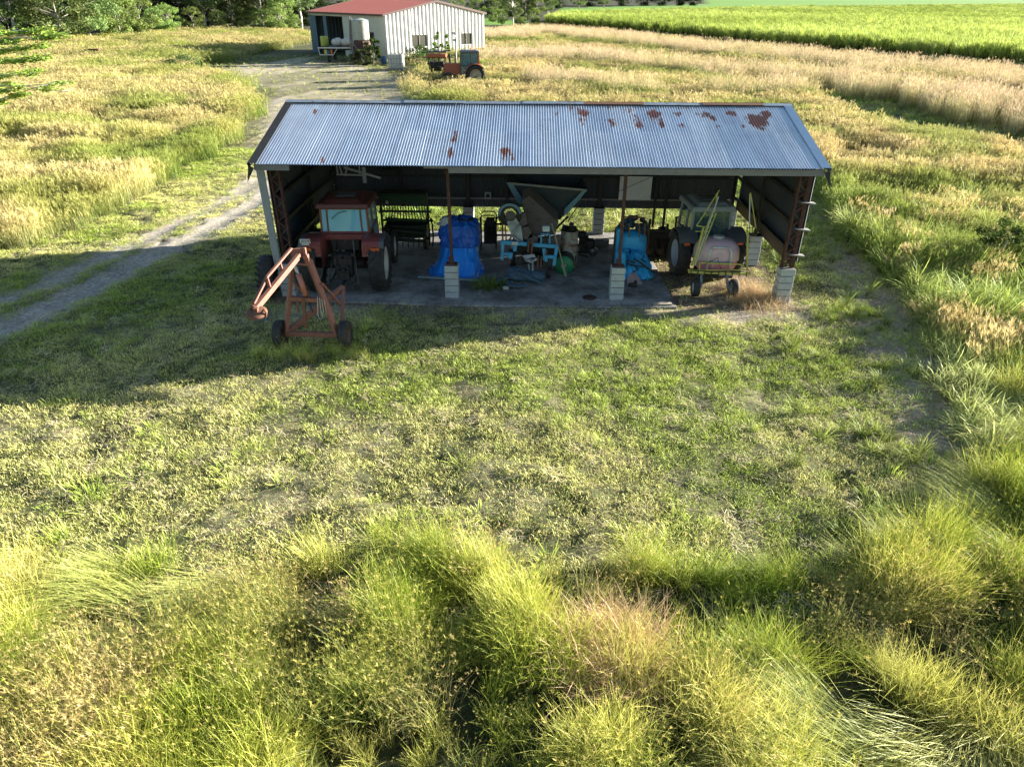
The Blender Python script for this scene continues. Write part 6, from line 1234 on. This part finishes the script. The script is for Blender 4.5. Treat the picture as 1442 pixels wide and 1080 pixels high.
# behind and right of the far shed
RS = [(P_bush, 500, 22, 1.3, 'bright tree showing just over the red roof ridge'), (P_bush, 560, 20, 1.2, 'green tree over the middle of the red roof'), (P_bush, 640, 24, 1.1, 'leafy tree behind the right end of the cream gable'), (P_bush, 672, 26, .9, 'lime green tree right behind the cream shed corner'), (P_br, 700, 28, .9, 'grey green tree right of the cream shed'), (P_gum, 722, 38, .6, 'slim grey trunked gum at the head of the track right of the cream shed'), (P_dark, 741, 30, .62, 'glossy dark round tree at the corner of the cane'),
      (P_br, 770, 22, .95, 'pale olive tree at the cane corner'), (P_br, 815, 14, 1.3, 'first olive tree behind the back of the cane'), (P_br, 850, 12, 1.3, 'second olive tree behind the back of the cane'), (P_dark, 880, 9.5, 1.9, 'first dark tree behind the cane block'), (P_dark, 905, 9, 2.0, 'second dark tree behind the cane block'), (P_dark, 930, 9, 2.0, 'third dark tree behind the cane block'), (P_dark, 955, 8.5, 2.0, 'fourth dark tree behind the cane block'), (P_dark, 978, 8.5, 1.8, 'fifth dark tree behind the cane block'), (P_dark, 690, 22, 1.2, 'dark tree deep behind the cream shed corner'), (P_dark, 735, 20, 1.2, 'dark tree behind the glossy round tree'), (P_dark, 790, 12.5, 1.6, 'dark tree behind the pale olive trees'), (P_dark, 835, 10, 1.9, 'dark tree between the two olive trees')]
for p_, px, py, s_, lb in RS: dup(p_, G(px, py)+(0,), random.uniform(0, 6), lb, s_)
# far cane beyond and distant bush line
# near feathery tree at the left edge: only its outer branches reach the picture
fx, fy = A(-60, 95, 40).x, 40.0
ft = thing('feathery_tree', 'near tree with flat feathery branches reaching in at the left edge', 'tree', (fx, fy, 0)); b = MB((fx, fy, 0)); rr_ = random.Random(4)
b.tube([(fx, fy, -.1), (fx+.1, fy, 2.5), (fx+.4, fy, 4.8), (fx-.3, fy, 7.5)], [.28, .24, .18, .08], 10)
BRN_ = [((-20, 150), (60, 122), 40.5), ((-20, 132), (80, 118), 39.5), ((-20, 112), (40, 104), 41), ((-20, 75), (60, 66), 40), ((-20, 62), (72, 52), 39.6), ((-20, 50), (60, 44), 40.6), ((-30, 90), (45, 84), 39), ((-20, 120), (92, 130), 40)]
lv = []
for (a0, a1), (c0, c1), Y in BRN_:
    p, q = A(a0, a1, Y), A(c0, c1, Y-.5); s_ = Vector((fx+.2, fy, min(6, max(1.5, p.z)))); mid = p.lerp(q, .5)+Vector((0, 0, .12)); b.tube([s_, p, mid, q, q+Vector((.3, 0, .08))], [.08, .045, .03, .015, .006], 6)
    for k in range(12):
        t_ = rr_.uniform(.05, 1.05); o_ = p.lerp(q, t_); e = o_+Vector((rr_.uniform(-.2, .6), rr_.uniform(-.8, .8), rr_.uniform(-.05, .15))); b.tube([o_, e], [.012, .004], 4)
        if rr_.random() < (.9 if a1 < 115 else .4): lv.append((o_, e))
b.build('trunk', PALEB if 'PALEB' in globals() else PBARK, ft)
t2 = Tuft(3)
for o_, e in lv:
    for k in range(130):
        p = o_.lerp(e, rr_.random()*1.15)+Vector((rr_.gauss(0, .2), rr_.gauss(0, .2), rr_.gauss(0, .06))); a = rr_.uniform(0, 6.28); L_ = rr_.uniform(.10, .2); q = p+Vector((math.cos(a)*L_, math.sin(a)*L_, rr_.uniform(-.02, .02))); c = tuple(v*rr_.uniform(.7, 1.3) for v in (.30, .44, .09))
        t2.strip([p, p.lerp(q, .5), q], [.05, .08, 0], Vector((rr_.gauss(0, 1), rr_.gauss(0, 1), rr_.gauss(0, 1))).normalized(), [c]*3)
t2.v = [(v[0]-fx, v[1]-fy, v[2]) for v in t2.v]; lo = t2.mesh('crown', LEAFM); COL.objects.link(lo); lo.parent = ft
# bushes
def bush(name, label, loc, H, R, col, seed, leaf=.12, group=None, n=24):
    t = tree(name, label, loc, H, R, .15, col, BARK, leaf, n, 90, seed, .05, group); t['category'] = 'bush'; return t
bush('round_bush', 'dark green round bush at the end of the paddock beside the yard', G(256, 105)+(0,), 1.9, 2.4, (.10, .13, .05), 21, .16)
bush('yard_shrub', 'dark leafy shrub under the small window of the cream shed', G(528, 92)+(0,), 3.0, 1.6, (.05, .08, .025), 22, .2)
bush('yard_shrub', 'dark weeds growing against the tank stand', G(512, 94)+(0,), 1.8, 1.5, (.06, .09, .03), 23, .18)
bush('gable_shrub', 'green shrub below the gable window near the white tote', G(592, 90)+(0,), 1.9, 2.2, (.10, .15, .04), 24, .18)
bush('gable_shrub', 'green climbing shrub in front of the gable wall left of the tall post', G(622, 88)+(0,), 3.6, 1.4, (.16, .22, .05), 25, .18)
bush('gable_shrub', 'wide low shrub behind the rusty implement', G(603, 98)+(0,), 1.8, 2.2, (.09, .13, .04), 26, .18)
bush('paddock_bush', 'dark leafy bush in the lush grass right of the long shed', G(1395, 380)+(0,), 1.6, 1.0, (.07, .11, .03), 27, .09)
